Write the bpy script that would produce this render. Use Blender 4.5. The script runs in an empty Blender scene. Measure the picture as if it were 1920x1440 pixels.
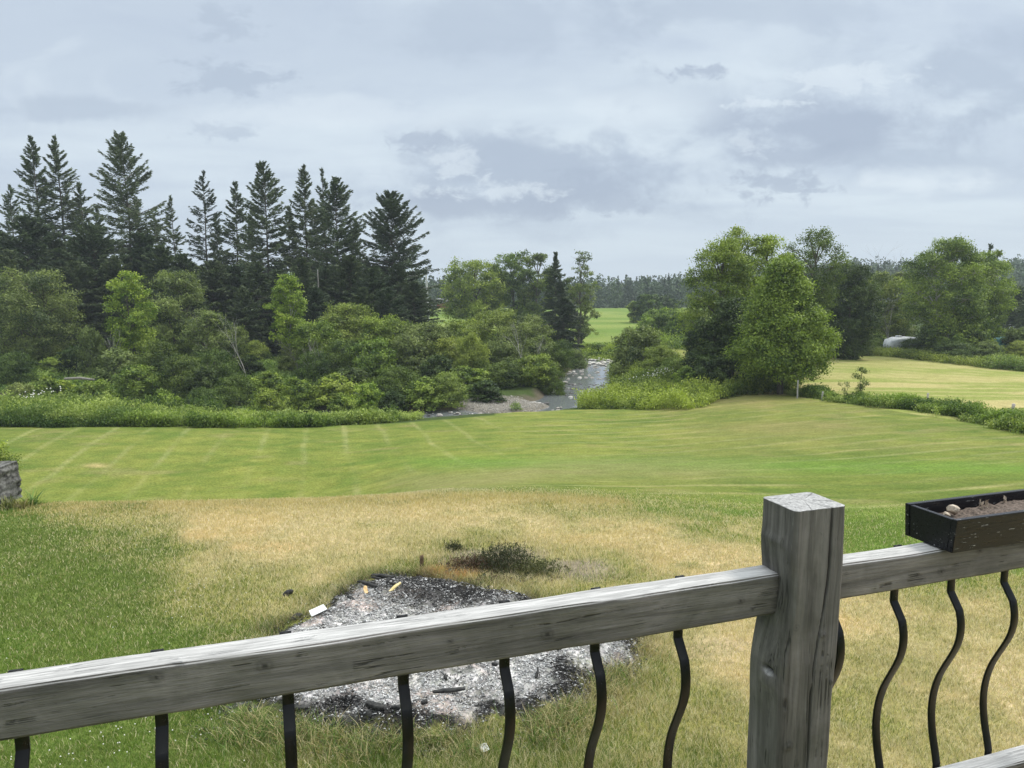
import bpy, math, random
import numpy as np
from mathutils import Vector
R = math.radians
scene = bpy.context.scene
COL = scene.collection
# ------------------------------------------------------------------ camera
ZC = 9.0
F = 1441.0
TH = R(7.9)
cs, sn = math.cos(TH), math.sin(TH)
cam_d = bpy.data.cameras.new("camera")
cam = bpy.data.objects.new("camera", cam_d); COL.objects.link(cam)
cam.location = (0, 0, ZC); cam.rotation_euler = (R(90) - TH, 0, 0)
cam_d.sensor_width = 36; cam_d.lens = 36 * F / 1920
cam_d.clip_start = 0.05; cam_d.clip_end = 5000
scene.camera = cam
# ------------------------------------------------------------------ view / light
scene.view_settings.view_transform = 'Standard'
scene.view_settings.look = 'None'
scene.view_settings.gamma = 1
scene.view_settings.exposure = 0.12
SUN_EL, SUN_AZ = R(56), R(62)       # azimuth clockwise from +Y (view direction)
sd = bpy.data.lights.new("sun", 'SUN'); sd.energy = 2.4; sd.angle = R(12); sd.color = (1, .96, .9)
so = bpy.data.objects.new("sun", sd); COL.objects.link(so)
sdir = Vector((math.sin(SUN_AZ) * math.cos(SUN_EL), math.cos(SUN_AZ) * math.cos(SUN_EL), math.sin(SUN_EL)))
so.rotation_euler = sdir.to_track_quat('Z', 'Y').to_euler()
so.location = (20, -20, 40)

def ray(px, py):
    dx = (px - 960) / F; dy = (720 - py) / F
    return dx, cs + dy * sn, -sn + dy * cs

class NT:
    """small node helper"""
    def __init__(s, tree): s.t = tree; s.n = tree.nodes; s.l = tree.links
    def new(s, typ, **kw):
        n = s.n.new(typ)
        for k, v in kw.items(): setattr(n, k, v)
        return n
    def link(s, a, b): s.l.new(a, b)
    def inp(s, sock, v):
        if hasattr(v, 'is_output') or isinstance(v, bpy.types.NodeSocket): s.l.new(v, sock)
        else: sock.default_value = v
    def math(s, op, a, b=0.0, c=None, clamp=False):
        n = s.new('ShaderNodeMath', operation=op, use_clamp=clamp)
        s.inp(n.inputs[0], a); s.inp(n.inputs[1], b)
        if c is not None: s.inp(n.inputs[2], c)
        return n.outputs[0]
    def vmath(s, op, a, b=None):
        n = s.new('ShaderNodeVectorMath', operation=op); s.inp(n.inputs[0], a)
        if b is not None: s.inp(n.inputs[1], b)
        return n.outputs['Value'] if op in ('LENGTH', 'DOT_PRODUCT') else n.outputs['Vector']
    def noise(s, vec, scale, detail=4, rough=.55, dist=0.0):
        n = s.new('ShaderNodeTexNoise'); s.inp(n.inputs['Vector'], vec)
        n.inputs['Scale'].default_value = scale; n.inputs['Detail'].default_value = detail
        n.inputs['Roughness'].default_value = rough; n.inputs['Distortion'].default_value = dist
        return n.outputs['Fac']
    def rng(s, v, a, b, c=0.0, d=1.0, smooth=False):
        n = s.new('ShaderNodeMapRange'); n.interpolation_type = 'SMOOTHSTEP' if smooth else 'LINEAR'
        s.inp(n.inputs[0], v)
        for i, x in zip((1, 2, 3, 4), (a, b, c, d)): s.inp(n.inputs[i], x)
        return n.outputs[0]
    def mix(s, f, a, b, mode='MIX'):
        n = s.new('ShaderNodeMix', data_type='RGBA', blend_type=mode)
        s.inp(n.inputs[0], f); s.inp(n.inputs[6], a); s.inp(n.inputs[7], b)
        return n.outputs[2]
    def mapping(s, vec, loc=(0, 0, 0), sc=(1, 1, 1), rot=(0, 0, 0)):
        n = s.new('ShaderNodeMapping'); s.inp(n.inputs[0], vec)
        n.inputs[1].default_value = loc; n.inputs[2].default_value = rot; n.inputs[3].default_value = sc
        return n.outputs[0]

# ------------------------------------------------------------------ world: overcast deck over a Nishita sky
w = bpy.data.worlds.new("World"); scene.world = w; w.use_nodes = True
N = NT(w.node_tree); N.n.clear()
out = N.new('ShaderNodeOutputWorld'); bg = N.new('ShaderNodeBackground')
sky = N.new('ShaderNodeTexSky', sky_type='NISHITA'); sky.sun_disc = False
sky.sun_elevation = SUN_EL; sky.sun_rotation = SUN_AZ
skyc = N.mix(1.0, sky.outputs[0], (0.10, 0.10, 0.10, 1), 'MULTIPLY')
tc = N.new('ShaderNodeTexCoord'); sep = N.new('ShaderNodeSeparateXYZ'); N.link(tc.outputs['Generated'], sep.inputs[0])
dx_, dy_, dz_ = sep.outputs
ay = N.math('MAXIMUM', N.math('ABSOLUTE', dy_), 0.15)
U = N.math('DIVIDE', dx_, ay); V = N.math('DIVIDE', dz_, ay)
comb = N.new('ShaderNodeCombineXYZ'); N.link(U, comb.inputs[0]); N.link(V, comb.inputs[1])
UV = comb.outputs[0]
zc = N.math('MAXIMUM', N.math('ADD', dz_, 0.10), 0.03)
cp = N.new('ShaderNodeCombineXYZ'); N.link(N.math('DIVIDE', dx_, zc), cp.inputs[0]); N.link(N.math('DIVIDE', dy_, zc), cp.inputs[1])
CP = cp.outputs[0]
nbig = N.noise(N.mapping(CP, (3.1, 1.7, 0), (.55, .8, 1)), 1.0, 5, .55, .3)
nstreak = N.noise(N.mapping(UV, (.3, .1, 0), (3, 9, 1), (0, 0, .12)), 1.0, 5, .6, .6)
nedge = N.noise(N.mapping(UV, (5, 2, 0), (9, 16, 1)), 1.0, 6, .62, .25)
nfine = N.noise(N.mapping(UV, (1, 7, 0), (5, 9, 1), (0, 0, -.25)), 1.0, 4, .6, .8)
base = N.mix(N.rng(nbig, .35, .68, 0, 1, True), (.545, .63, .735, 1), (.67, .76, .835, 1))
base = N.mix(N.rng(nstreak, .46, .72, 0, .5, True), base, (.48, .56, .685, 1))
base = N.mix(N.rng(nfine, .56, .75, 0, .5, True), base, (.69, .775, .85, 1))
# paler, greyer towards the horizon
base = N.mix(N.rng(V, .0, .14, .65, 0, True), base, (.60, .695, .785, 1))
def uvof(px, py):
    a, b, c = ray(px, py); return a / b, c / b
nedge2 = N.noise(N.mapping(UV, (5, 2, 0), (28, 50, 1)), 1.0, 6, .65, .4)
warp = N.math('MULTIPLY', N.math('SUBTRACT', nedge, .5), 3.6)
warp2 = N.math('ADD', N.math('MULTIPLY', N.math('SUBTRACT', nedge2, .5), 5.0), N.math('MULTIPLY', warp, .6))
def blob(cur, px, py, rx, ry, col, amt, rot=0.0, soft=.55):
    u, v = uvof(px, py)
    m = N.mapping(UV, (-u * F / rx, -v * F / ry, 0), (F / rx, F / ry, 1))
    d = N.math('ADD', N.vmath('LENGTH', m), warp if rx > 100 else warp2)
    return N.mix(N.rng(d, .35, 1.05 + soft * .6, amt * 1.1, 0, True), cur, col)
DK = (.385, .455, .57, 1); DK2 = (.45, .53, .64, 1); LT = (.74, .82, .885, 1)
for b in [(1000, 320, 230, 58, DK, .8), (980, 340, 330, 100, DK2, .45), (1560, 240, 380, 110, DK2, .4), (1120, 360, 80, 38, DK, .6), (900, 385, 170, 26, DK, .75), (790, 265, 60, 18, DK, .6),
          (1580, 235, 210, 48, DK, .75), (1500, 292, 110, 24, DK, .65), (1465, 348, 80, 24, DK, .65), (1316, 132, 44, 13, DK, .65),
          (430, 150, 95, 26, DK2, .75), (430, 45, 50, 22, DK2, .6), (150, 205, 170, 18, DK2, .6), (1850, 130, 110, 70, DK2, .7),
          (960, 45, 230, 55, DK2, .5), (420, 245, 60, 14, DK2, .6), (1700, 300, 110, 20, DK2, .55), (1400, 20, 260, 30, DK2, .5),
          (1445, 194, 60, 9, LT, .6), (1720, 345, 110, 26, LT, .7), (850, 308, 42, 24, LT, .5), (925, 358, 90, 16, LT, .5),
          (1400, 268, 40, 18, LT, .4), (1590, 150, 90, 22, LT, .5), (600, 215, 240, 30, LT, .45), (1170, 210, 130, 30, LT, .35)]:
    base = blob(base, *b)
# overcast luminance grows towards the zenith (above the photograph's frame)
zen = N.rng(dz_, .33, .85, 1.0, 2.8, True)
cl = N.new('ShaderNodeVectorMath', operation='SCALE'); N.link(base, cl.inputs[0]); N.link(zen, cl.inputs[3])
fin = N.mix(.93, skyc, cl.outputs[0])
fin = N.mix(N.rng(dz_, .33, .7, 0, 1, True), fin, N.mix(1, fin, (1.06, 1.0, .90, 1), 'MULTIPLY'))
N.link(fin, bg.inputs[0]); bg.inputs[1].default_value = 1.0
N.link(bg.outputs[0], out.inputs[0])

# ================================================================== helpers
def mat(name):
    m = bpy.data.materials.new(name); m.use_nodes = True
    n = NT(m.node_tree); n.n.clear()
    o = n.new('ShaderNodeOutputMaterial'); p = n.new('ShaderNodeBsdfPrincipled')
    n.link(p.outputs[0], o.inputs[0])
    return m, n, p, o

def add_mesh(name, V, faces, m, parent=None, cols=None, smooth=False, nper=4, loc=None):
    """V (n,3); faces (k,nper) int array or list of arrays with differing sizes"""
    me = bpy.data.meshes.new(name)
    V = np.asarray(V, dtype=np.float32)
    if not isinstance(faces, list): faces = [faces]
    faces = [np.asarray(f, dtype=np.int32) for f in faces if len(f)]
    nl = sum(f.size for f in faces); nf = sum(len(f) for f in faces)
    me.vertices.add(len(V)); me.vertices.foreach_set('co', V.ravel())
    me.loops.add(nl); me.polygons.add(nf)
    me.loops.foreach_set('vertex_index', np.concatenate([f.ravel() for f in faces]))
    tot = np.concatenate([np.full(len(f), f.shape[1], dtype=np.int32) for f in faces])
    st = np.concatenate([[0], np.cumsum(tot)[:-1]]).astype(np.int32)
    me.polygons.foreach_set('loop_start', st); me.polygons.foreach_set('loop_total', tot)
    if smooth: me.polygons.foreach_set('use_smooth', np.ones(nf, dtype=bool))
    if cols is not None:
        a = me.color_attributes.new('Col', 'FLOAT_COLOR', 'POINT')
        c = np.ones((len(V), 4), dtype=np.float32); c[:, :3] = cols
        a.data.foreach_set('color', c.ravel())
    me.update(calc_edges=True); me.validate(clean_customdata=False)
    if m is not None: me.materials.append(m)
    o = bpy.data.objects.new(name, me); COL.objects.link(o)
    if parent is not None: o.parent = parent
    if loc is not None: o.location = loc
    return o

def empty(name, loc, rz=0.0):
    o = bpy.data.objects.new(name, None); COL.objects.link(o)
    o.location = loc; o.rotation_euler = (0, 0, rz); o.empty_display_size = .2
    return o
def tag(o, label=None, cat=None, group=None, kind=None):
    if label: o['label'] = label
    if cat: o['category'] = cat
    if group: o['group'] = group
    if kind: o['kind'] = kind
    return o
def copy_tree(o, parent=None):
    c = o.copy(); COL.objects.link(c); c.parent = parent
    for ch in list(o.children): copy_tree(ch, c)
    return c

# ---- value noise in numpy
_rng0 = np.random.default_rng(7)
_T = _rng0.random((256, 256))
def vn(x, y):
    x = np.asarray(x, float); y = np.asarray(y, float)
    xi = np.floor(x).astype(int); yi = np.floor(y).astype(int)
    fx = x - xi; fy = y - yi; fx = fx * fx * (3 - 2 * fx); fy = fy * fy * (3 - 2 * fy)
    a = _T[xi & 255, yi & 255]; b = _T[(xi + 1) & 255, yi & 255]
    c = _T[xi & 255, (yi + 1) & 255]; d = _T[(xi + 1) & 255, (yi + 1) & 255]
    return (a * (1 - fx) + b * fx) * (1 - fy) + (c * (1 - fx) + d * fx) * fy
def fbm(x, y, o=4, g=.5):
    s = 0; a = 1; t = 0
    for i in range(o):
        s = s + a * vn(x * 2 ** i + 17.3 * i, y * 2 ** i + 9.1 * i); t += a; a *= g
    return s / t
def sstep(a, b, x):
    t = np.clip((np.asarray(x, float) - a) / (b - a), 0, 1); return t * t * (3 - 2 * t)

# ================================================================== terrain
def tpy(py):
    dy = (720 - py) / F; return (-sn + dy * cs) / (cs + dy * sn)
NEAR = [(.5, -3.2), (3, -3.25), (8, -3.52)]
FAR = [(130, -8.7), (170, -8.9), (230, 577.), (290, -12.), (420, -12), (900, -12)]
BACK = [(46, -8.1), (52, -8.0), (60, -7.7), (68, -7.5), (85, -7.8), (97, 650.)]
COLS = {
    -80: NEAR + [(13.2, 937.), (16, -5.2), (20, -6.7), (24.5, 937.), (31, -7.15), (37, 797.), (39.5, -7.7)] + BACK + FAR,
    300: NEAR + [(13.0, 936.), (16, -5.1), (20, -6.6), (24.5, 936.), (31, -7.1), (37, 797.), (39.5, -7.7)] + BACK + FAR,
    600: NEAR + [(12.8, 932.), (16, -4.9), (20, -6.35), (24.5, 930.), (30, -7.1), (37.5, 800.), (40, -7.8)] + BACK + FAR,
    800: NEAR + [(12.6, 928.), (15.5, -4.35), (20, 905.), (25, 874.), (32, 832.), (40.5, 785.), (43, -8.1)] + BACK + FAR,
    1000: NEAR + [(12.2, 934.), (15.5, 912.), (20, 893.), (26, 858.), (34, 810.), (44, 766.), (46.5, -8.2)] + BACK[1:] + FAR,
    1200: NEAR + [(11.5, 952.), (15, 925.), (20, 893.), (27, 850.), (35, 808.), (44.5, 766.), (48, -8.0)] + BACK[2:] + FAR,
    1400: NEAR + [(10.5, 985.), (14, 938.), (20, 885.), (27, 842.), (36, 785.), (45, 742.), (50, 735.), (56, -7.6), (68, -7.6), (85, -7.9), (100, -8.6)] + FAR[:3] + [(290, -10), (420, -5), (900, -5)],
    1600: NEAR + [(10, 1010.), (14, 950.), (20, 885.), (28, 820.), (40, 757.), (46, 738.), (60, 698.), (80, 666.), (95, -8.6), (130, -9.), (230, -9.5), (290, -8), (420, -2), (900, 2)],
    2000: NEAR + [(10, 990.), (14, 930.), (20, 866.), (27.5, 812.), (34, 788.), (46, 735.), (66, 695.), (76, -7.7), (95, -8.6), (130, -9), (230, -9), (290, -6), (420, 0), (900, 4)],
}
NK = 760; LD = np.linspace(math.log(.5), math.log(1500), NK); DG = np.exp(LD)
xs_ = sorted(COLS); prof = []
for x in xs_:
    dd = np.array([a for a, b in COLS[x]]); zz = np.array([(tpy(b) * a if b > 20 else b) for a, b in COLS[x]])
    prof.append(np.interp(DG, dd, zz))
prof = np.array(prof)
tcols = np.array([(x - 960) / F for x in xs_])
TG = np.linspace(tcols[0], tcols[-1], 300)
TAB = np.array([np.interp(TG, tcols, prof[:, k]) for k in range(NK)])     # (NK, 300)
def gsm(A, sig, axis):
    r = int(sig * 3); k = np.exp(-.5 * (np.arange(-r, r + 1) / sig) ** 2); k /= k.sum()
    P = np.pad(A, [(r, r) if i == axis else (0, 0) for i in range(2)], mode='edge')
    return np.apply_along_axis(lambda v: np.convolve(v, k, 'valid'), axis, P)
TAB = gsm(gsm(TAB, 4.0, 0), 9, 1)
RIVER = np.array([(-75, 60), (-45, 52), (-28, 48.5), (-14, 46.3), (-5, 45.9), (.5, 47.2), (3.9, 51.), (5.3, 56), (6.9, 64), (8.7, 74), (7.5, 84), (-6, 95), (-60, 118)], float)
RW = np.array([2.2, 2.2, 2, 1.9, 1.7, 1.9, 2.1, 2.3, 2.6, 2.2, 2.0, 2, 2])
ZW = ZC - 8.42
def seg_dist(X, Y, P, Wd=None):
    best = np.full(np.shape(X), 1e9); wb = np.zeros(np.shape(X))
    for i in range(len(P) - 1):
        a, b = P[i], P[i + 1]; d = b - a; L = d @ d
        t = np.clip(((X - a[0]) * d[0] + (Y - a[1]) * d[1]) / L, 0, 1)
        q = np.hypot(X - a[0] - t * d[0], Y - a[1] - t * d[1])
        if Wd is not None:
            q = q - (Wd[i] * (1 - t) + Wd[i + 1] * t)
        best = np.minimum(best, q)
    return best
def H(X, Y):
    X = np.asarray(X, float); Y = np.asarray(Y, float)
    a = np.arctan2(X, Y); r = np.hypot(X, Y)
    am = np.clip(a, math.atan(TG[0]), math.atan(TG[-1]))
    D = np.clip(r * np.cos(am), .51, 1490); T = np.tan(am)
    fk = (np.log(D) - LD[0]) / (LD[1] - LD[0]); k = np.clip(fk.astype(int), 0, NK - 2); fk = fk - k
    ft = (T - TG[0]) / (TG[1] - TG[0]); j = np.clip(ft.astype(int), 0, 298); ft = ft - j
    z = (TAB[k, j] * (1 - ft) + TAB[k, j + 1] * ft) * (1 - fk) + (TAB[k + 1, j] * (1 - ft) + TAB[k + 1, j + 1] * ft) * fk
    z = ZC + z
    z = z + (fbm(X * .35, Y * .35, 3) - .5) * .10 * sstep(4, 20, r)
    sdv = seg_dist(X, Y, RIVER, RW) + (fbm(X * .6, Y * .6, 2) - .5) * .8
    ch = 1 - sstep(-.2, 1.3, sdv)
    z = z * (1 - ch) + (ZW - .25) * ch
    # gravel bar on the far bank of the bend
    e = np.hypot((X + .5 - .25 * (Y - 49.2)) / 3.0, (Y - 49.4) / 2.3) + (fbm(X * .5, Y * .5, 2) - .5) * .3
    g = 1 - sstep(.75, 1.1, e)
    z = z * (1 - g) + (ZW + .13 + .12 * fbm(X, Y, 2)) * g
    return z
_dm = np.exp(np.linspace(math.log(2.5), math.log(900), 2600))
def ground(px, py, dmin=2.5):
    a, b, c = ray(px, py); t = _dm / b
    X = a * t; Z = ZC + c * t; h = H(X, _dm)
    i = np.argmax((Z < h) & (_dm > dmin))
    return float(X[i]), float(_dm[i]), float(h[i])
def at(px, depth):
    X = (px - 960) / F * depth / .99
    return X, depth, float(H(X, depth))
def ztop(py, depth): return ZC + tpy(py) * depth

# fire pit outline, on the ground
def heap(X, Y):
    return float(.04 + .16 * (fbm(np.array(X * 2.2), np.array(Y * 2.2), 3) - .35) + .06 * (fbm(np.array(X * 9.), np.array(Y * 9.), 3) - .3))
PIT = np.array([ground(*p)[:2] for p in [(425, 1345), (462, 1240), (528, 1178), (610, 1150), (655, 1105), (715, 1082), (790, 1085), (870, 1102), (960, 1122), (1080, 1150),
                                         (1185, 1195), (1178, 1240), (1110, 1290), (1060, 1335), (985, 1372), (900, 1372), (820, 1395), (700, 1392), (590, 1374), (500, 1362)]])
def poly_sd(X, Y, P):
    """negative inside"""
    X = np.asarray(X, float); Y = np.asarray(Y, float)
    d = np.full(X.shape, 1e9); ins = np.zeros(X.shape, bool)
    n = len(P)
    for i in range(n):
        a = P[i]; b = P[(i + 1) % n]; e = b - a
        t = np.clip(((X - a[0]) * e[0] + (Y - a[1]) * e[1]) / (e @ e), 0, 1)
        d = np.minimum(d, np.hypot(X - a[0] - t * e[0], Y - a[1] - t * e[1]))
        cond = (a[1] > Y) != (b[1] > Y)
        xi = (b[0] - a[0]) * (Y - a[1]) / (b[1] - a[1] + 1e-12) + a[0]
        ins ^= cond & (X < xi)
    return np.where(ins, -d, d)

# ---- dryness map of the near lawn (world-fixed patches of dead grass)
DX = np.array([0, 200, 400, 600, 800, 1000, 1200, 1400, 1600, 1800, 1920])
DY = np.array([935, 970, 1010, 1060, 1110, 1160, 1220, 1300, 1380, 1440])
DM = np.array([[.1, .62, .72, .75, .7, .55, .38, .15, .03, .03, .0],
               [.03, .45, .95, .95, .88, .8, .7, .3, .05, .03, .03],
               [.03, .25, .85, .85, .62, .8, .97, .75, .08, .04, .04],
               [.04, .15, .6, .6, .45, .5, .7, .98, .3, .12, .1],
               [.04, .10, .5, .55, .45, .55, .62, .8, .75, .55, .45],
               [.04, .08, .32, .5, .5, .6, .62, .78, .8, .72, .6],
               [.04, .05, .15, .4, .5, .55, .55, .75, .7, .78, .78],
               [.02, .03, .1, .25, .5, .5, .5, .72, .6, .72, .92],
               [.02, .03, .08, .25, .3, .35, .45, .6, .6, .75, .95],
               [.02, .03, .08, .15, .15, .25, .4, .5, .6, .75, .9]])
def topix(X, Y, Z):
    d = Y * cs - (Z - ZC) * sn; v = Y * sn + (Z - ZC) * cs
    return 960 + F * X / d, 720 - F * v / d
def lut(px, py):
    px = np.clip(px, 0, 1919.9); py = np.clip(py, 935, 1439.9)
    i = np.clip(np.searchsorted(DX, px, 'right') - 1, 0, len(DX) - 2); j = np.clip(np.searchsorted(DY, py, 'right') - 1, 0, len(DY) - 2)
    fx = (px - DX[i]) / (DX[i + 1] - DX[i]); fy = (py - DY[j]) / (DY[j + 1] - DY[j])
    fx = fx * fx * (3 - 2 * fx)
    return (DM[j, i] * (1 - fx) + DM[j, i + 1] * fx) * (1 - fy) + (DM[j + 1, i] * (1 - fx) + DM[j + 1, i + 1] * fx) * fy
LUSH = np.array([.115, .155, .035]); STRAW = np.array([.50, .405, .235]); ORANGE = np.array([.50, .33, .14]); OLIVE = np.array([.23, .225, .065])
MOWN = np.array([.165, .198, .040]); MOWN_D = np.array([.130, .168, .032]); MOWN_L = np.array([.25, .265, .095])
def lerp(a, b, t):
    t = np.asarray(t)[..., None]; return a * (1 - t) + b * t
def dryness(X, Y):
    Z = H(X, Y); px, py = topix(X, Y, Z)
    wx = (fbm(X * .8 + 5, Y * .8, 3) - .5) * 260; wy = (fbm(X * .8, Y * .8 + 9, 3) - .5) * 90
    d = lut(px + wx, py + wy)
    return np.clip(d + (fbm(X * 2.2, Y * 2.2, 3) - .5) * .5 * np.minimum(1, 6 * d * (1 - d) + .1), 0, 1), px, py
def gcolor(X, Y):
    Z = H(X, Y); r = np.hypot(X, Y)
    dr, px, py = dryness(X, Y)
    near = lerp(lerp(LUSH, np.array([.14, .21, .04]), sstep(900, 1300, px) * (1 - sstep(1060, 1200, py))), OLIVE, sstep(.1, .5, dr)); near = lerp(near, STRAW, sstep(.45, .9, dr))
    near = lerp(near, ORANGE, sstep(.5, .75, fbm(X * .5 + 3, Y * .5, 3)) * sstep(.7, .95, dr) * .6)
    # mown lawn beyond
    m = np.broadcast_to(MOWN, near.shape).copy()
    big = fbm(X * .13 + 2, Y * .13, 3); m = lerp(m, MOWN_D, sstep(.45, .7, big)); 
    # stripes of the mower: two directions
    q = (X + .25 * Y) / 1.85 + (fbm(X * .25, Y * .25, 2) - .5) * .25
    s = np.abs((q % 1) - .5); line = 1 - sstep(.02, .10, s)
    left = 1 - sstep(-3, 1.5, X - .0 * Y)
    m = lerp(m, MOWN_L, line * left * (.1 + .9 * sstep(.25, .6, fbm(X * .5, Y * .3, 2))) * .78)
    m = lerp(m, MOWN_D, sstep(.0, 1, ((q % 2) > 1) * left) * .35)
    q2 = (Y - .28 * X + 1.6 * np.sin(X * .13)) / 1.7 + (fbm(X * .15, Y * .2, 2) - .5) * .8
    s2 = np.abs((q2 % 1) - .5); l2 = 1 - sstep(.02, .16, s2)
    m = lerp(m, MOWN_L * [1.05, .98, 1.1], l2 * (1 - left) * (.15 + sstep(.3, .7, fbm(X * .4 + 8, Y * .8, 3))) * .62)
    bl_ = fbm(X * .9 + 7, Y * 1.6, 4); m = m * (1 + (bl_ - .5)[..., None] * np.array([.9, .5, .8])); m = lerp(m, np.array([.24, .215, .09]), sstep(.6, .8, fbm(X * .6 + 30, Y * .9, 4)) * .45)
    # dry high ground to the right and centre rise
    dryr = sstep(.42, .62, fbm(X * .1 + 4, Y * .16 + 3, 3)) * sstep(2, 12, X) * (1 - sstep(.2, .9, (28 - Y) / 10)) * .3
    m = lerp(m, np.array([.24, .215, .08]), dryr)
    hump = np.exp(-((px - 1390) / 150) ** 2 - ((py - 752) / 22) ** 2) + .6 * np.exp(-((px - 1600) / 100) ** 2 - ((py - 768) / 10) ** 2) + .9 * np.exp(-((px - 1440) / 160) ** 2 - ((py - 800) / 16) ** 2)
    m = lerp(m, np.array([.25, .20, .085]), np.clip(hump, 0, 1) * .5 * (.4 + .6 * fbm(X, Y, 3)))
    sw = np.exp(-((py - 868 + (px - 900) * -.01) / 13) ** 2) * sstep(640, 900, px)          # lush wet swale
    m = lerp(m, np.array([.115, .215, .03]), sw * .7)
    ol = np.exp(-((py - (905 - 25 * sstep(800, 1100, px))) / 20) ** 2) * sstep(660, 820, px) * (1 - sstep(1250, 1550, px))
    m = lerp(m, np.array([.225, .215, .085]), ol * (.35 + .6 * fbm(X * .6, Y * .9, 3)))
    spot = np.exp(-((px - 180) / 24) ** 2 - ((py - 873) / 4) ** 2); m = lerp(m, np.array([.42, .33, .15]), np.clip(spot * .8, 0, 1))
    kl = 1 - sstep(700, 1000, px); k = sstep(12.6, 14.5, Y) * kl + sstep(9.5, 15.5, Y + (fbm(X * .5, Y * .5, 3) - .5) * 5) * (1 - kl)
    c = lerp(near, m, np.clip(k, 0, 1))
    # bank, undergrowth soil
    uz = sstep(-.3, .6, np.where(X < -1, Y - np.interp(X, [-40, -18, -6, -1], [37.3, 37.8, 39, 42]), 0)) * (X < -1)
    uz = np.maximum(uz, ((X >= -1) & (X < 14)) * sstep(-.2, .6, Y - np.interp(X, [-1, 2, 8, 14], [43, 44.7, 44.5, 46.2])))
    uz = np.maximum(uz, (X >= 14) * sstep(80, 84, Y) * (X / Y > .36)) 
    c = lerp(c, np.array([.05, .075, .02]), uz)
    # bright hay field to the right
    hf = (X > 13.5) * sstep(0, 1.5, Y - np.interp(X, [13, 16.3, 18, 19, 22], [47, 43, 39, 34.5, 27])) * (1 - sstep(79, 82, Y)) * sstep(.315, .335, X / np.maximum(Y, 1))
    hay = lerp(np.array([.235, .265, .068]), np.array([.40, .345, .15]), sstep(.35, .65, fbm(X * .12, Y * .35 + 4, 4)) * (1 - .5 * sstep(45, 62, Y)))
    hay = lerp(hay, np.array([.44, .38, .18]), (1 - sstep(.05, .22, np.abs(((Y + .22 * X + 1.5 * fbm(X * .1, Y * .1, 2)) / 2.6 % 1) - .5))) * .45)
    c = lerp(c, hay, hf)
    # far bright meadow
    ff = sstep(88, 95, Y) * (X / Y < .3)
    mead = lerp(np.array([.135, .205, .038]), np.array([.20, .25, .06]), sstep(.4, .65, fbm(X * .05, Y * .12, 3)))
    c = lerp(c, mead, ff)
    c = lerp(c, np.array([.06, .085, .03]), sstep(235, 250, Y))
    # patches of bright rough grass between the bushes
    for (a, b, ww, hh) in [(150, 66, 9, 5), (500, 66, 6, 4), (250, 64, 8, 3)]:
        xx = (a - 960) / F * b
        c = lerp(c, np.array([.17, .27, .045]), np.exp(-((X - xx) / ww) ** 2 - ((Y - b) / hh) ** 2))
    # river bed and gravel
    sdv = seg_dist(X, Y, RIVER, RW); grav = 1 - sstep(.5, 1.2, sdv + (fbm(X, Y, 2) - .5))
    e = np.hypot((X + .5 - .25 * (Y - 49.2)) / 3.0, (Y - 49.4) / 2.3); gb = 1 - sstep(.95, 1.15, e)
    c = lerp(c, np.array([.12, .10, .075]), grav * .9); c = lerp(c, np.array([.22, .20, .17]), gb * (.75 + .25 * fbm(X * 3, Y * 3, 2)))
    # fire pit
    if np.any((Y < 12) & (Y > 3)):
        sdp = poly_sd(X, Y, PIT) + (fbm(X * 3, Y * 3, 4) - .5) * .6 + (fbm(X * 14, Y * 14, 3) - .5) * .35
        inn = 1 - sstep(-.10, .10, sdp)
        wn = fbm(X * 2.0 + 3, Y * 2.0, 4)
        white = sstep(.10, .42, -sdp + (wn - .5) * .9) 
        fx_, fy_, _ = ground(880, 1110)
        white = white * (1 - .9 * sstep(.5, -.1, np.hypot((X - fx_) * .6, (Y - fy_) * 1.0) - .45))
        cell = fbm(X * 22, Y * 22, 3)
        ash = lerp(np.array([.27, .26, .255]), np.array([.58, .565, .55]), sstep(.38, .6, cell))
        ash = lerp(ash, np.array([.58, .46, .41]), sstep(.55, .7, fbm(X * 3 + 9, Y * 3, 3)) * .6)
        pit = lerp(np.broadcast_to(np.array([.022, .021, .021]), ash.shape), ash, white)
        c = lerp(c, pit, inn)
        gx_, gy_, _ = ground(935, 1052)
        dd = np.hypot((X - gx_) / .85, (Y - gy_) / .75) + (fbm(X * 3, Y * 3, 3) - .5) * .9
        dd = np.minimum(dd, np.hypot((X - ground(1075, 1066)[0]) / .75, (Y - ground(1075, 1066)[1]) / .5) + (fbm(X * 3, Y * 3, 3) - .5) * .9)
        c = lerp(c, np.array([.22, .185, .14]), (1 - sstep(.55, 1.0, dd)) * .9)
        gx_, gy_, _ = ground(1340, 1215)
        dd = np.hypot((X - gx_) / .55, (Y - gy_) / .5) + (fbm(X * 3, Y * 3, 3) - .5) * .8
        c = lerp(c, np.array([.36, .28, .17]), (1 - sstep(.4, 1.0, dd)) * .7)
    return c

# polar sheet
ang = np.concatenate([np.arange(-180, -38, 6.0), np.arange(-38, 38.01, .2), np.arange(42, 180, 6.0)])
rad = [.6]
while rad[-1] < 800:
    r_ = rad[-1]
    step = .35 if r_ < 3.6 else (.036 if r_ < 10 else (.06 if r_ < 15 else (.16 if r_ < 60 else r_ * .02)))
    rad.append(r_ + step)
rad = np.array(rad); A, RR = np.meshgrid(np.radians(ang), rad)
GX = RR * np.sin(A); GY = RR * np.cos(A)
GZ = H(GX, GY); GC = gcolor(GX, GY)
nearm = (GY > 3) & (GY < 12) & (np.abs(GX) < 9)
sdp = np.where(nearm, poly_sd(GX, GY, PIT), 9)
inn = 1 - sstep(-.2, .15, sdp)
GZ = GZ + inn * (.04 + .16 * (fbm(GX * 2.2, GY * 2.2, 3) - .35) + .06 * (fbm(GX * 9, GY * 9, 3) - .3))
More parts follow.
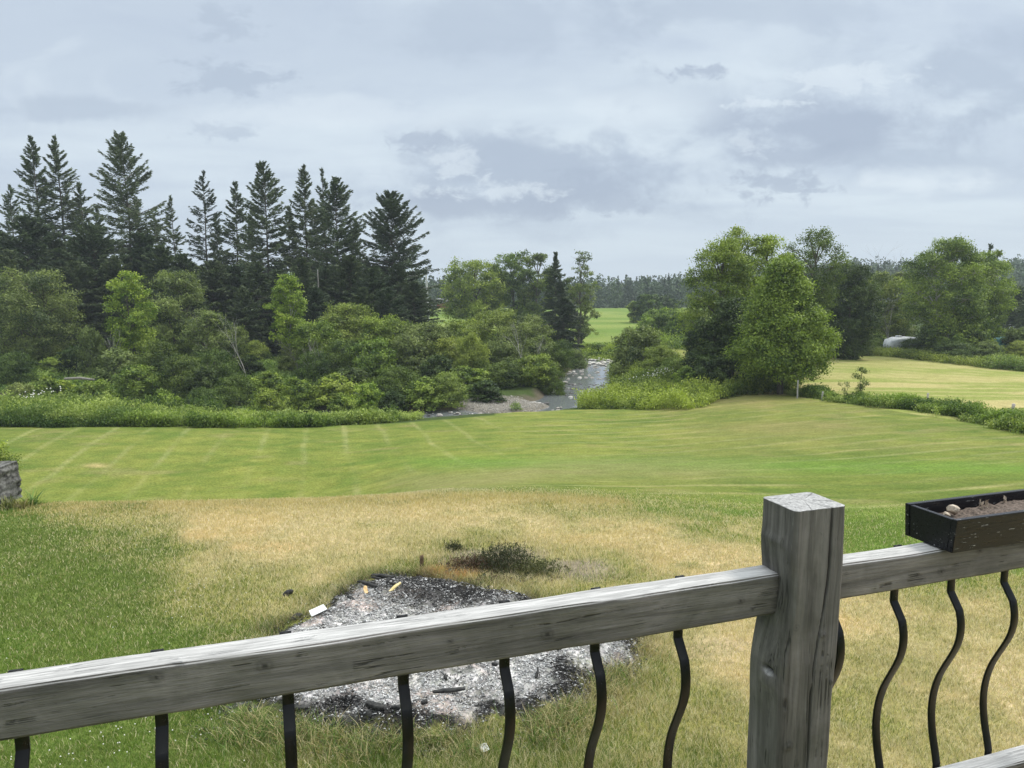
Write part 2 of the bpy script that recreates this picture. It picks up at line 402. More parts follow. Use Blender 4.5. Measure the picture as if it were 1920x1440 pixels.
na, nr = len(ang), len(rad)
idx = np.arange(na * nr).reshape(nr, na)
q = np.stack([idx[:-1, :-1], idx[:-1, 1:], idx[1:, 1:], idx[1:, :-1]], -1).reshape(-1, 4)
qw = np.stack([idx[:-1, -1], idx[:-1, 0], idx[1:, 0], idx[1:, -1]], -1)
q = np.concatenate([q, qw])[:, ::-1]
gm, n, p, o_ = mat('turf')
geo = n.new('ShaderNodeNewGeometry'); P = geo.outputs['Position']
ca = n.new('ShaderNodeVertexColor'); ca.layer_name = 'Col'
f1 = n.noise(P, 14, 5, .7); f2 = n.noise(P, 2.2, 4, .6); f3 = n.noise(n.mapping(P, (0, 0, 0), (3, 3, 3)), 20, 3, .7)
c1 = n.mix(1.0, ca.outputs[0], n.mix(n.rng(f1, .3, .7), (.55, .6, .5, 1), (1.4, 1.35, 1.4, 1)), 'MULTIPLY')
c1 = n.mix(1.0, c1, n.mix(n.rng(f2, .3, .7), (.86, .84, .8, 1), (1.13, 1.12, 1.15, 1)), 'MULTIPLY')
c1 = n.mix(1.0, c1, n.mix(n.rng(f3, .3, .7), (.75, .75, .75, 1), (1.22, 1.22, 1.22, 1)), 'MULTIPLY')
n.link(c1, p.inputs['Base Color']); p.inputs['Roughness'].default_value = .95; p.inputs['Specular IOR Level'].default_value = .1
bp = n.new('ShaderNodeBump'); bp.inputs['Strength'].default_value = .6; bp.inputs['Distance'].default_value = .05
n.link(f1, bp.inputs['Height']); n.link(bp.outputs[0], p.inputs['Normal'])
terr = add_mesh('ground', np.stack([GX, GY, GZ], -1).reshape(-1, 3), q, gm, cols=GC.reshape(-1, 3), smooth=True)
tag(terr, 'rolling mown lawn dropping to the brook with fields beyond', kind='structure')

# ---- river water: strip mesh along the course
def resample(P, step):
    d = np.concatenate([[0], np.cumsum(np.hypot(*np.diff(P, axis=0).T))]); s = np.arange(0, d[-1], step)
    return np.stack([np.interp(s, d, P[:, k]) for k in range(P.shape[1])], -1)
RP = resample(np.column_stack([RIVER, RW]), 1.0)
tang = np.gradient(RP[:, :2], axis=0); tang /= np.linalg.norm(tang, axis=1)[:, None]
nn_ = np.stack([-tang[:, 1], tang[:, 0]], -1)
wl = np.linspace(-1, 1, 9)
WV = (RP[:, None, :2] + nn_[:, None, :] * (wl[None, :, None] * (RP[:, 2][:, None, None] + 1.8)))
WV = np.concatenate([WV, np.full(WV.shape[:2] + (1,), ZW)], -1)
idx = np.arange(len(RP) * 9).reshape(-1, 9)
wq = np.stack([idx[:-1, :-1], idx[:-1, 1:], idx[1:, 1:], idx[1:, :-1]], -1).reshape(-1, 4)
wm, n, p, o_ = mat('brook_water')
geo = n.new('ShaderNodeNewGeometry'); P = geo.outputs['Position']
p.inputs['Base Color'].default_value = (.15, .16, .165, 1); p.inputs['Roughness'].default_value = .06; p.inputs['IOR'].default_value = 1.8
p.inputs['Specular IOR Level'].default_value = .8
h1 = n.noise(n.mapping(P, (0, 0, 0), (1, .7, 1)), 2.2, 4, .6, .5)
bp = n.new('ShaderNodeBump'); bp.inputs['Strength'].default_value = .4; bp.inputs['Distance'].default_value = .025
n.link(h1, bp.inputs['Height']); n.link(bp.outputs[0], p.inputs['Normal'])
wat = add_mesh('water', WV.reshape(-1, 3), wq, wm, smooth=True)
tag(wat, 'shallow stony brook winding past the lawn', kind='structure')

# ================================================================== foliage tools
def leaf_mat(name, trans=.3, var=.12):
    m, n, p, o = mat(name)
    ca = n.new('ShaderNodeVertexColor'); ca.layer_name = 'Col'
    oi = n.new('ShaderNodeObjectInfo')
    hs = n.new('ShaderNodeHueSaturation')
    n.link(n.rng(oi.outputs['Random'], 0, 1, .5 - var * .2, .5 + var * .02), hs.inputs['Hue'])
    n.link(n.rng(oi.outputs['Random'], 0, 1, 1 + var, 1 - var), hs.inputs['Value'])
    n.link(ca.outputs[0], hs.inputs['Color'])
    n.link(hs.outputs[0], p.inputs['Base Color']); p.inputs['Roughness'].default_value = .55; p.inputs['Specular IOR Level'].default_value = .3
    t = n.new('ShaderNodeBsdfTranslucent'); n.link(n.mix(1, hs.outputs[0], (1.1, 1.25, .6, 1), 'MULTIPLY'), t.inputs[0])
    mx = n.new('ShaderNodeMixShader'); mx.inputs[0].default_value = trans
    n.link(p.outputs[0], mx.inputs[1]); n.link(t.outputs[0], mx.inputs[2]); n.link(mx.outputs[0], o.inputs[0])
    return m
LEAF = leaf_mat('leaves'); NEEDLE = leaf_mat('needles', .12, .10); GRASS = leaf_mat('grass_blades', .3, .0)
def bark_mat(name, a, b):
    m, n, p, o = mat(name)
    t = n.new('ShaderNodeTexCoord')
    f = n.noise(n.mapping(t.outputs['Object'], (0, 0, 0), (6, 6, 1.5)), 3, 4, .6)
    n.link(n.mix(n.rng(f, .35, .65), a, b), p.inputs['Base Color']); p.inputs['Roughness'].default_value = .9
    return m
BARK = bark_mat('bark', (.05, .042, .032, 1), (.14, .12, .095, 1)); BIRCH = bark_mat('pale_bark', (.25, .23, .2, 1), (.5, .48, .44, 1))
DEAD = bark_mat('dead_wood', (.16, .14, .12, 1), (.3, .28, .25, 1))

def unit(v): return v / (np.linalg.norm(v, axis=-1, keepdims=True) + 1e-9)
def leaf_quads(Pc, size, aspect, rng, dirs=None, spread=1.0, nrm=None):
    """kite leaves at Pc; dirs preferred axis"""
    n_ = len(Pc)
    d = rng.normal(size=(n_, 3)) * spread
    if dirs is not None: d = d + dirs
    d = unit(d)
    s = unit(np.cross(d, rng.normal(size=(n_, 3)) if nrm is None else nrm + rng.normal(size=(n_, 3)) * .45))
    L = (size * (.65 + .7 * rng.random(n_)))[:, None] if np.ndim(size) else size * (.65 + .7 * rng.random(n_))[:, None]
    W = L * aspect
    V_ = np.stack([Pc - d * L * .5, Pc - d * L * .05 + s * W * .5, Pc + d * L * .5, Pc - d * L * .05 - s * W * .5], 1).reshape(-1, 3)
    return V_, np.arange(4 * n_).reshape(-1, 4)
def tube(pts, rads, k=6):
    pts = np.asarray(pts, float); m = len(pts)
    t = unit(np.gradient(pts, axis=0)); ref = np.array([0.3, .9, .1]) if abs(t[0][2]) > .7 else np.array([0, 0, 1.])
    a = unit(np.cross(t, ref)); b = np.cross(t, a)
    th = np.arange(k) / k * 2 * math.pi
    V_ = pts[:, None, :] + np.asarray(rads)[:, None, None] * (np.cos(th)[None, :, None] * a[:, None, :] + np.sin(th)[None, :, None] * b[:, None, :])
    i = np.arange(m * k).reshape(m, k)
    f = np.stack([i[:-1], np.roll(i[:-1], -1, 1), np.roll(i[1:], -1, 1), i[1:]], -1).reshape(-1, 4)
    return V_.reshape(-1, 3), f
class MB:
    def __init__(s): s.v = []; s.f = []; s.c = []; s.n = 0
    def add(s, V_, f, c=None):
        s.v.append(V_); s.f.append(f + s.n); s.n += len(V_)
        if c is not None: s.c.append(np.broadcast_to(c, (len(V_), 3)))
    def build(s, name, m, parent=None, smooth=False):
        return add_mesh(name, np.concatenate(s.v), np.concatenate(s.f), m, parent, np.concatenate(s.c) if s.c else None, smooth)

PAL = {  # dark, light leaf colours
    'mid': ((.050, .100, .014), (.30, .40, .065)), 'bright': ((.09, .175, .018), (.37, .48, .07)),
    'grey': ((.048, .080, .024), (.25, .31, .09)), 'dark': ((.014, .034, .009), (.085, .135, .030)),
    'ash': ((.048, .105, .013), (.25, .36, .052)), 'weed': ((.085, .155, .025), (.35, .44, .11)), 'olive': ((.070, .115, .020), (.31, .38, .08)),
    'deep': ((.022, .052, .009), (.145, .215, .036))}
def env(kind, t):
    t = np.clip(t, 0, 1)
    if kind == 'round': return np.sqrt(np.clip(1 - (2 * t - 1) ** 2, 0, 1)) ** .8
    if kind == 'cone': return np.where(t < .22, .72 + t * 1.27, np.clip((1 - t) / .78, 0, 1) ** .62)
    if kind == 'column': return np.clip(np.sin(np.pi * np.clip(t, .02, .98)), 0, 1) ** .45
    if kind == 'mound': return np.clip(1 - t ** 2.2, 0, 1) ** .5
    if kind == 'vase': return np.where(t < .65, .35 + t, np.clip((1 - t) / .35, 0, 1) ** .5)
def broadleaf(h, Rr, kind, pal, seed, leaf=.13, nleaf=20000, cb=.15, airy=0.0, nl=16, lobe=.36, stems=1, trunk_r=None, bark=BARK, name='broadleaf_tree', lean=0.0, clump=None, asp=.62, twigs=True):
    rng = np.random.default_rng(seed)
    root = empty(name, (0, 0, 0))
    ch = h * (1 - cb); z0 = h * cb
    # lobes
    tt = (np.arange(nl) + .5) / nl; tt = np.clip(tt + rng.normal(size=nl) * .04, .05, .93)
    tt = tt ** .9
    aa = np.arange(nl) * 2.399 + rng.random() * 6
    lr = Rr * lobe * (.75 + .5 * rng.random(nl)) * (1 - .25 * tt)
    rr = np.maximum(env(kind, tt) * Rr - lr * .8, 0) * (.75 + .35 * rng.random(nl))
    LC = np.stack([rr * np.cos(aa) + lean * tt * h, rr * np.sin(aa), z0 + tt * ch], -1)
    LC[:, 2] = np.clip(LC[:, 2], z0 + lr * .5, h - lr * .75)
    ltint = rng.normal(size=nl) * .2
    per = clump or 44; nc = max(10, nleaf // per)
    # clumps: 70% on lobes, 30% in the envelope
    k1 = int(nc * .8); li = rng.choice(nl, k1, p=(lr ** 2) / (lr ** 2).sum())
    spr = (rng.random(k1) < .16)[:, None] * .6 * rng.random(k1)[:, None]
    dv = unit(rng.normal(size=(k1, 3)) + np.array([0, 0, .35])); rad_ = (.45 + .6 * rng.random(k1)[:, None] ** .5) + spr
    C1 = LC[li] + dv * rad_ * lr[li][:, None] * np.array([1, 1, .8])
    k2 = nc - k1; t2 = rng.random(k2 * 3); keep = rng.random(k2 * 3) < env(kind, t2) ** 1.3; t2 = t2[keep][:k2]; k2 = len(t2)
    a2 = rng.random(k2) * 2 * math.pi; r2 = env(kind, t2) * Rr * np.sqrt(rng.random(k2)) * (.85 + .25 * fbm(a2 * 2, t2 * 6, 2))
    C2 = np.stack([r2 * np.cos(a2) + lean * t2 * h, r2 * np.sin(a2), z0 + t2 * ch], -1)
    C = np.concatenate([C1, C2]); tint = np.concatenate([ltint[li], rng.normal(size=k2) * .1]) + rng.normal(size=len(C)) * .19
    if airy > 0:
        s_ = 3.2 / Rr * 1.6
        nz = fbm(C[:, 0] * s_ + C[:, 2] * .7 * s_, C[:, 2] * s_ + C[:, 1] * s_, 2)
        kp = nz > np.quantile(nz, airy); C = C[kp]; tint = tint[kp]
    m_ = len(C); rc = Rr * .055 + .07
    off = rng.normal(size=(m_ * per, 3)) * rc * np.array([1, 1, .6])
    Pc = np.repeat(C, per, 0) + off
    Pc[:, 2] = np.maximum(Pc[:, 2], .05)
    dirs = unit(off) * .6 + np.array([0, 0, -.15])
    cen = np.array([0, 0, h * .45]); nr_ = unit(off) * .7 + unit(Pc - cen) * .5 + np.array([0, 0, .55])
    V_, f_ = leaf_quads(Pc, leaf * 1.15, asp, rng, dirs, .8, nr_)
    tl = np.clip(.45 + np.repeat(tint, per) + rng.normal(size=m_ * per) * .16 + off[:, 2] / rc * .10, 0, 1)
    d, l = [np.array(x) for x in PAL[pal]]
    col = d * (1 - tl[:, None]) + l * tl[:, None]
    add_mesh('crown' if name.endswith('tree') else 'foliage', V_, f_, LEAF, root, np.repeat(col, 4, 0))
    # wood
    mb = MB(); trunk_r = trunk_r or max(.03, h * .018)
    zt = z0 + ch * .8
    for s in range(stems):
        ph = rng.random() * 6; sp = (0 if stems == 1 else Rr * .45)
        zz = np.linspace(0, 1, 9); wob = rng.normal(size=(9, 2)).cumsum(0) * h * .008
        px_ = sp * zz * math.cos(ph + s * 2.4) + wob[:, 0] + lean * h * zz ** 2; py_ = sp * zz * math.sin(ph + s * 2.4) + wob[:, 1]
        pts = np.stack([px_, py_, zz * zt], -1); pts[0, 2] = -.25
        mb.add(*tube(pts, trunk_r * (1.25 - zz * 1.1) / (stems ** .5), 7))
    tz = pts
    for i in range(nl):
        st = np.clip((LC[i, 2] - lr[i] * .8) / zt - .12, .1, .9)
        b = np.array([np.interp(st, zz, tz[:, k]) for k in range(3)]); e = LC[i]
        mid = (b + e) / 2 + np.array([0, 0, .08 * np.linalg.norm(e - b)]) + rng.normal(size=3) * .06 * lr[i]
        mb.add(*tube([b, mid, e], [trunk_r * .45, trunk_r * .3, trunk_r * .13], 5))
        if twigs:
            sel = np.where(li == i)[0][:7]
            for j in sel:
                e2 = C1[j]; m2 = (e + e2) / 2 + rng.normal(size=3) * .05
                mb.add(*tube([e, m2, e2], [trunk_r * .13, trunk_r * .08, trunk_r * .04], 3))
    mb.build('trunk' if name.endswith('tree') else 'stems', bark, root, True)
    return root

def spruce(h, Rr, seed, nb=150, dens=1.0, col=((.030, .056, .027), (.155, .20, .09)), shape=.75, low=.04, name='spruce_tree', tuft=.42, up=.5, bare=0.0, trunk_r=None):
    rng = np.random.default_rng(seed); root = empty(name, (0, 0, 0)); nb = int(nb * 1.35)
    trunk_r = trunk_r or h * .009
    zz = np.linspace(0, 1, 14); wob = rng.normal(size=(14, 2)).cumsum(0) * h * .0018
    pts = np.stack([wob[:, 0], wob[:, 1], zz * h], -1); pts[0, 2] = -.3
    mb = MB(); mb.add(*tube(pts, trunk_r * (1.05 - zz), 7))
    PP = []; DD = []; TT = []; SZ = []
    gap = rng.random(400)
    # a few missing sectors make the outline uneven
    for i in range(nb):
        t = low + (1 - low) * ((i + rng.random()) / nb) ** .92
        if t > .985: t = .985
        z = t * h; az = rng.random() * 6.283
        L = Rr * (min(1, (1 - t) / .50) ** shape) * 1.27 * (.62 + .45 * rng.random()) * (.85 + .3 * vn(np.array(az * 1.3 + seed), np.array(t * 7.)))
        L = max(L, .28)
        el = math.radians(-12 + 58 * max(0, (t - .3) / .7) ** 1.1 + rng.normal() * 5)
        n_ = 7; s = np.linspace(0, 1, n_)
        droop = -.10 * L * s * (1 - t) * 1.6 + up * .28 * L * s ** 2.4
        r_ = L * s * math.cos(el); zb = z + L * s * math.sin(el) + droop
        bx = np.interp(t, zz, pts[:, 0]); by = np.interp(t, zz, pts[:, 1])
        bp_ = np.stack([bx + r_ * math.cos(az), by + r_ * math.sin(az), zb], -1)
        mb.add(*tube(bp_[[0, 2, 4, 6]], np.array([1, .7, .45, .2]) * (.012 * L + .012), 3))
        m_ = int((14 + 28 * L) * dens * (1.0 if t > .3 else 1.1))
        u = (.12 + bare * .3) + (1 - .12 - bare * .3) * rng.random(m_) ** .75
        cx = np.stack([np.interp(u, s, bp_[:, k]) for k in range(3)], -1)
        lat = np.array([-math.sin(az), math.cos(az), 0]); outw = np.array([math.cos(az), math.sin(az), math.tan(el) * .6])
        side = rng.normal(size=m_) * L * .15 * (1.15 - u)
        cx = cx + lat * side[:, None]; cx[:, 2] -= np.abs(rng.normal(size=m_)) * .13
        PP.append(cx); d_ = outw[None, :] * .9 + lat * np.sign(side)[:, None] * .7 + np.array([0, 0, -.15 + .4 * max(0, t - .5)])
        DD.append(d_); TT.append(np.clip(.42 + rng.normal() * .12 + rng.normal(size=m_) * .15 + (u - .6) * .35, 0, 1)); SZ.append(np.full(m_, tuft * (.7 + .3 * min(1, L))))
    # leader tip
    m_ = 26; zt_ = h * (1 - .05 * rng.random(m_)); PP.append(np.stack([pts[-1, 0] + rng.normal(size=m_) * .06, pts[-1, 1] + rng.normal(size=m_) * .06, zt_], -1)); DD.append(np.tile([0, 0, 1.], (m_, 1)) + rng.normal(size=(m_, 3)) * .6); TT.append(np.full(m_, .4)); SZ.append(np.full(m_, .3))
    PP = np.concatenate(PP); DD = np.concatenate(DD); TT = np.concatenate(TT); SZ = np.concatenate(SZ)
    V_, f_ = leaf_quads(PP, SZ * .95, .25, rng, DD, .38)
    a, b = [np.array(x) for x in col]
    cc = a * (1 - TT[:, None]) + b * TT[:, None]
    add_mesh('crown', V_, f_, NEEDLE, root, np.repeat(cc, 4, 0))
    mb.build('trunk', BARK, root, True)
    return root

def bare_tree(h, Rr, seed, name='bare_tree', r0=.12, depthmax=4, mt=DEAD):
    rng = np.random.default_rng(seed); root = empty(name, (0, 0, 0)); mb = MB(); mb2 = MB()
    def rec(p, d, L, r, k):
        pts = [p]; dd = d
        for _ in range(3):
            dd = unit(dd + rng.normal(size=3) * .12 + np.array([0, 0, .05])); p = p + dd * L / 3; pts.append(p)
        (mb if k == 0 else mb2).add(*tube(pts, np.linspace(r, r * .6, 4), 5 if k < 2 else 3))
        if k < depthmax:
            for j in range(3 if k else 5):
                s = unit(np.cross(dd, rng.normal(size=3)))
                b = pts[-1] if j < 2 else pts[1 + int(rng.random() * 3)]
                rec(b, unit(dd + s * (.55 + .4 * rng.random()) * Rr), L * (.55 + .25 * rng.random()), r * .5, k + 1)
    rec(np.array([0, 0, -.2]), np.array([0, 0, 1.]), h * .48, r0, 0)
    mb.build('trunk', mt, root, True); mb2.build('branches', mt, root, True)
    return root

def put(o, px, depth, rz=0.0, sc=None):
    x, y, z = at(px, depth); o.location = (x, y, z); o.rotation_euler = (0, 0, rz)
    if sc is not None: o.scale = sc if isinstance(sc, tuple) else (sc, sc, sc)
    return o
def hgt(px, py, depth): return ztop(py, depth) - at(px, depth)[2]
def pxr(hw, depth): return hw * depth / F

# ================================================================== foreground railing
fa = np.array([-1.02818696, 1.44435464]); ang_r = R(18.81)
U_ = np.array([math.cos(ang_r), math.sin(ang_r)]); N_ = np.array([-U_[1], U_[0]])
ZR = ZC - .82
rail_root = empty('deck_railing', (fa[0] + U_[0] * 1.95, fa[1] + U_[1] * 1.95, ZR - .9), ang_r)
tag(rail_root, 'weathered grey timber deck railing with black wavy metal balusters', 'railing')
OX = -1.95   # local x of railing u = 0
def wood(name, axis, side, top, knots=()):
    m, n, p, o = mat(name)
    t = n.new('ShaderNodeTexCoord'); ob = t.outputs['Object']
    sc = {'x': (1.2, 22, 22), 'z': (22, 22, 1.0)}[axis]
    sc2 = {'x': (5, 90, 90), 'z': (80, 80, 3.5)}[axis]
    g1 = n.noise(n.mapping(ob, (0, 0, 0), sc), 1.4, 5, .65, .6)
    g2 = n.noise(n.mapping(ob, (1, 2, 3), sc2), 1.3, 4, .7, .3)
    g3 = n.noise(ob, 9, 4, .6, .4)
    g4 = n.noise(n.mapping(ob, (4, 4, 4), tuple(x * 1.6 for x in sc2)), 1.6, 3, .6)
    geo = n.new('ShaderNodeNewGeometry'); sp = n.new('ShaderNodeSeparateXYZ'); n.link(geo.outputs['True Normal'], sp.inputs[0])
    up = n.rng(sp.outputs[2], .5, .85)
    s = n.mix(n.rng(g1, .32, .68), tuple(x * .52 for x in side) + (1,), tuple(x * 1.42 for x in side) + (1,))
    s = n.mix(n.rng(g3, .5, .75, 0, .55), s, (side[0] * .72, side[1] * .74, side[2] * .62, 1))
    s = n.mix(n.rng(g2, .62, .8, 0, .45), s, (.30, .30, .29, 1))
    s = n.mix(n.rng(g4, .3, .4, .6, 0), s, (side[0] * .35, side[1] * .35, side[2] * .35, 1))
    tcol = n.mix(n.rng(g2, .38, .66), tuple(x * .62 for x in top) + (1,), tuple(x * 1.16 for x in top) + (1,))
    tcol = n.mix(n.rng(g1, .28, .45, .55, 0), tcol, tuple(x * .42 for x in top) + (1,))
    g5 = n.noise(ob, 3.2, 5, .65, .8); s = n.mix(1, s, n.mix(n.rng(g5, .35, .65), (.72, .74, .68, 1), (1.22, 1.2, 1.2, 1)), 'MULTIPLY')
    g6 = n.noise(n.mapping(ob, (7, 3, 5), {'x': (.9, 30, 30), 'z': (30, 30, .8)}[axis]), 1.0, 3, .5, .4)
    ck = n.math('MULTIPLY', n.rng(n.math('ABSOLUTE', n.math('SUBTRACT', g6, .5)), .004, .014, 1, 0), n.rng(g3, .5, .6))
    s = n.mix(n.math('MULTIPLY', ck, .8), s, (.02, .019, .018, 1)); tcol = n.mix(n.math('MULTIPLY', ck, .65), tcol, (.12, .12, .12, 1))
    c = n.mix(up, s, tcol)  # sun-bleached top, aged sides; side colour also darkened for shade from the house behind
    ca = n.new('ShaderNodeVertexColor'); ca.layer_name = 'Col'
    c = n.mix(1, c, ca.outputs[0], 'MULTIPLY')
    n.link(c, p.inputs['Base Color']); p.inputs['Roughness'].default_value = .8; p.inputs['Specular IOR Level'].default_value = .25
    bp = n.new('ShaderNodeBump'); bp.inputs['Strength'].default_value = .8; bp.inputs['Distance'].default_value = .005
    n.link(n.math('SUBTRACT', n.math('ADD', g2, n.math('MULTIPLY', g1, .8)), ck), bp.inputs['Height']); n.link(bp.outputs[0], p.inputs['Normal'])
    return m
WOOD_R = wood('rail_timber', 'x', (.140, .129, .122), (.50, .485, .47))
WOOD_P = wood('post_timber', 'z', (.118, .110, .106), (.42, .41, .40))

def timber_x(name, u0, u1, y0, y1, ztop0, ztop1, h0, h1, seed, knots, parent, m=None, zoff=.9):
    """horizontal beam; local frame of the railing. knots: (u, zfrac, r) on the front face"""
    nL = max(40, int((u1 - u0) / .006)); s = np.linspace(0, 1, nL)
    pa = 26; pb = 18
    # perimeter param: front (z down->up), top, back, bottom
    fr = np.linspace(0, 1, pa); tp = np.linspace(0, 1, pb)
    yy = np.concatenate([np.zeros(pa), tp[1:], np.ones(pa)[1:], tp[::-1][1:-1]])
    zz = np.concatenate([fr, np.ones(pb)[1:], fr[::-1][1:], np.zeros(pb)[1:-1]])
    k = len(yy); UU = OX + u0 + (u1 - u0) * s
    top = zoff + ztop0 + (ztop1 - ztop0) * s; hh = h0 + (h1 - h0) * s
    top = top + (fbm(UU * 2.2 + seed, UU * 0 + seed, 3) - .5) * .006
    rc = .006
    Yc = y0 + (y1 - y0) * yy[None, :] + (fbm(UU[:, None] * 3 + seed, zz[None, :] * 2 + yy[None, :] * 3, 3) - .5) * .005
    Zc = top[:, None] - hh[:, None] * (1 - zz[None, :]) + (fbm(UU[:, None] * 4 + seed * 2, yy[None, :] * 2 + 9, 3) - .5) * .006
    # worn arrises
    cy = np.minimum(yy, 1 - yy) * (y1 - y0); cz = np.minimum(zz, 1 - zz) * hh[:, None]
    ed = np.clip(1 - np.maximum(cy[None, :], cz) / rc, 0, 1) ** 1.5 * rc * (.35 + .9 * fbm(UU[:, None] * 7, yy[None, :] * 3 + zz[None, :] * 5, 3))
    Yc = Yc + np.where(yy[None, :] < .5, ed, -ed) * .8; Zc = Zc + np.where(zz[None, :] < .5, ed, -ed) * .8
    X_ = np.broadcast_to(UU[:, None], Yc.shape)
    colr = np.ones(Yc.shape + (3,)); colr *= (1 - .35 * (1 - sstep(0, .03, np.minimum(X_ - UU[0], UU[-1] - X_))))[..., None]
    frontm = np.broadcast_to((yy < .01)[None, :], Yc.shape)
    zfr = np.broadcast_to(zz[None, :], Yc.shape)
    for (ku, kz, kr) in knots:
        dd = np.hypot((X_ - OX - ku), (zfr - kz) * hh[:, None] * 1.1)
        g = np.exp(-(dd / kr) ** 2) * frontm; Yc = Yc - g * .002 + np.exp(-(dd / (kr * .35)) ** 2) * frontm * .003
        ring = np.exp(-((dd - kr * 1.1) / (kr * .35)) ** 2) * frontm
        colr *= (1 - .72 * np.exp(-(dd / (kr * .55)) ** 4) * frontm)[..., None] * (1 - .30 * ring)[..., None]
        colr *= (1 - .25 * np.exp(-((X_ - OX - ku) / (kr * 5)) ** 2 - ((zfr - kz) * hh[:, None] / (kr * .8)) ** 2) * frontm)[..., None]
    V_ = np.stack([X_, Yc, Zc], -1).reshape(-1, 3)
    i = np.arange(nL * k).reshape(nL, k)
    f = np.stack([i[:-1], np.roll(i[:-1], -1, 1), np.roll(i[1:], -1, 1), i[1:]], -1).reshape(-1, 4)
    caps = [np.array([list(i[0][::-1])]), np.array([list(i[-1])])]
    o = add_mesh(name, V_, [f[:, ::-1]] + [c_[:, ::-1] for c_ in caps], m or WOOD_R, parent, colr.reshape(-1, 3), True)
    return o
KL = [(.285, .78, .011), (.505, .70, .014), (.93, .60, .006), (1.18, .42, .013), (1.75, .5, .009), (1.79, .25, .006), (-.25, .4, .012)]
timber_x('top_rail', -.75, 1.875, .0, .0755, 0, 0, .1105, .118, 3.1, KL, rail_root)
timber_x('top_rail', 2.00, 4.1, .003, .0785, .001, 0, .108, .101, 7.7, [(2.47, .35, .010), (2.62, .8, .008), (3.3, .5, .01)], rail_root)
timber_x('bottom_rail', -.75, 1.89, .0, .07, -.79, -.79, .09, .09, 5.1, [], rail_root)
timber_x('bottom_rail', 2.00, 4.1, .0, .075, -.79, -.79, .09, .09, 1.7, [], rail_root)
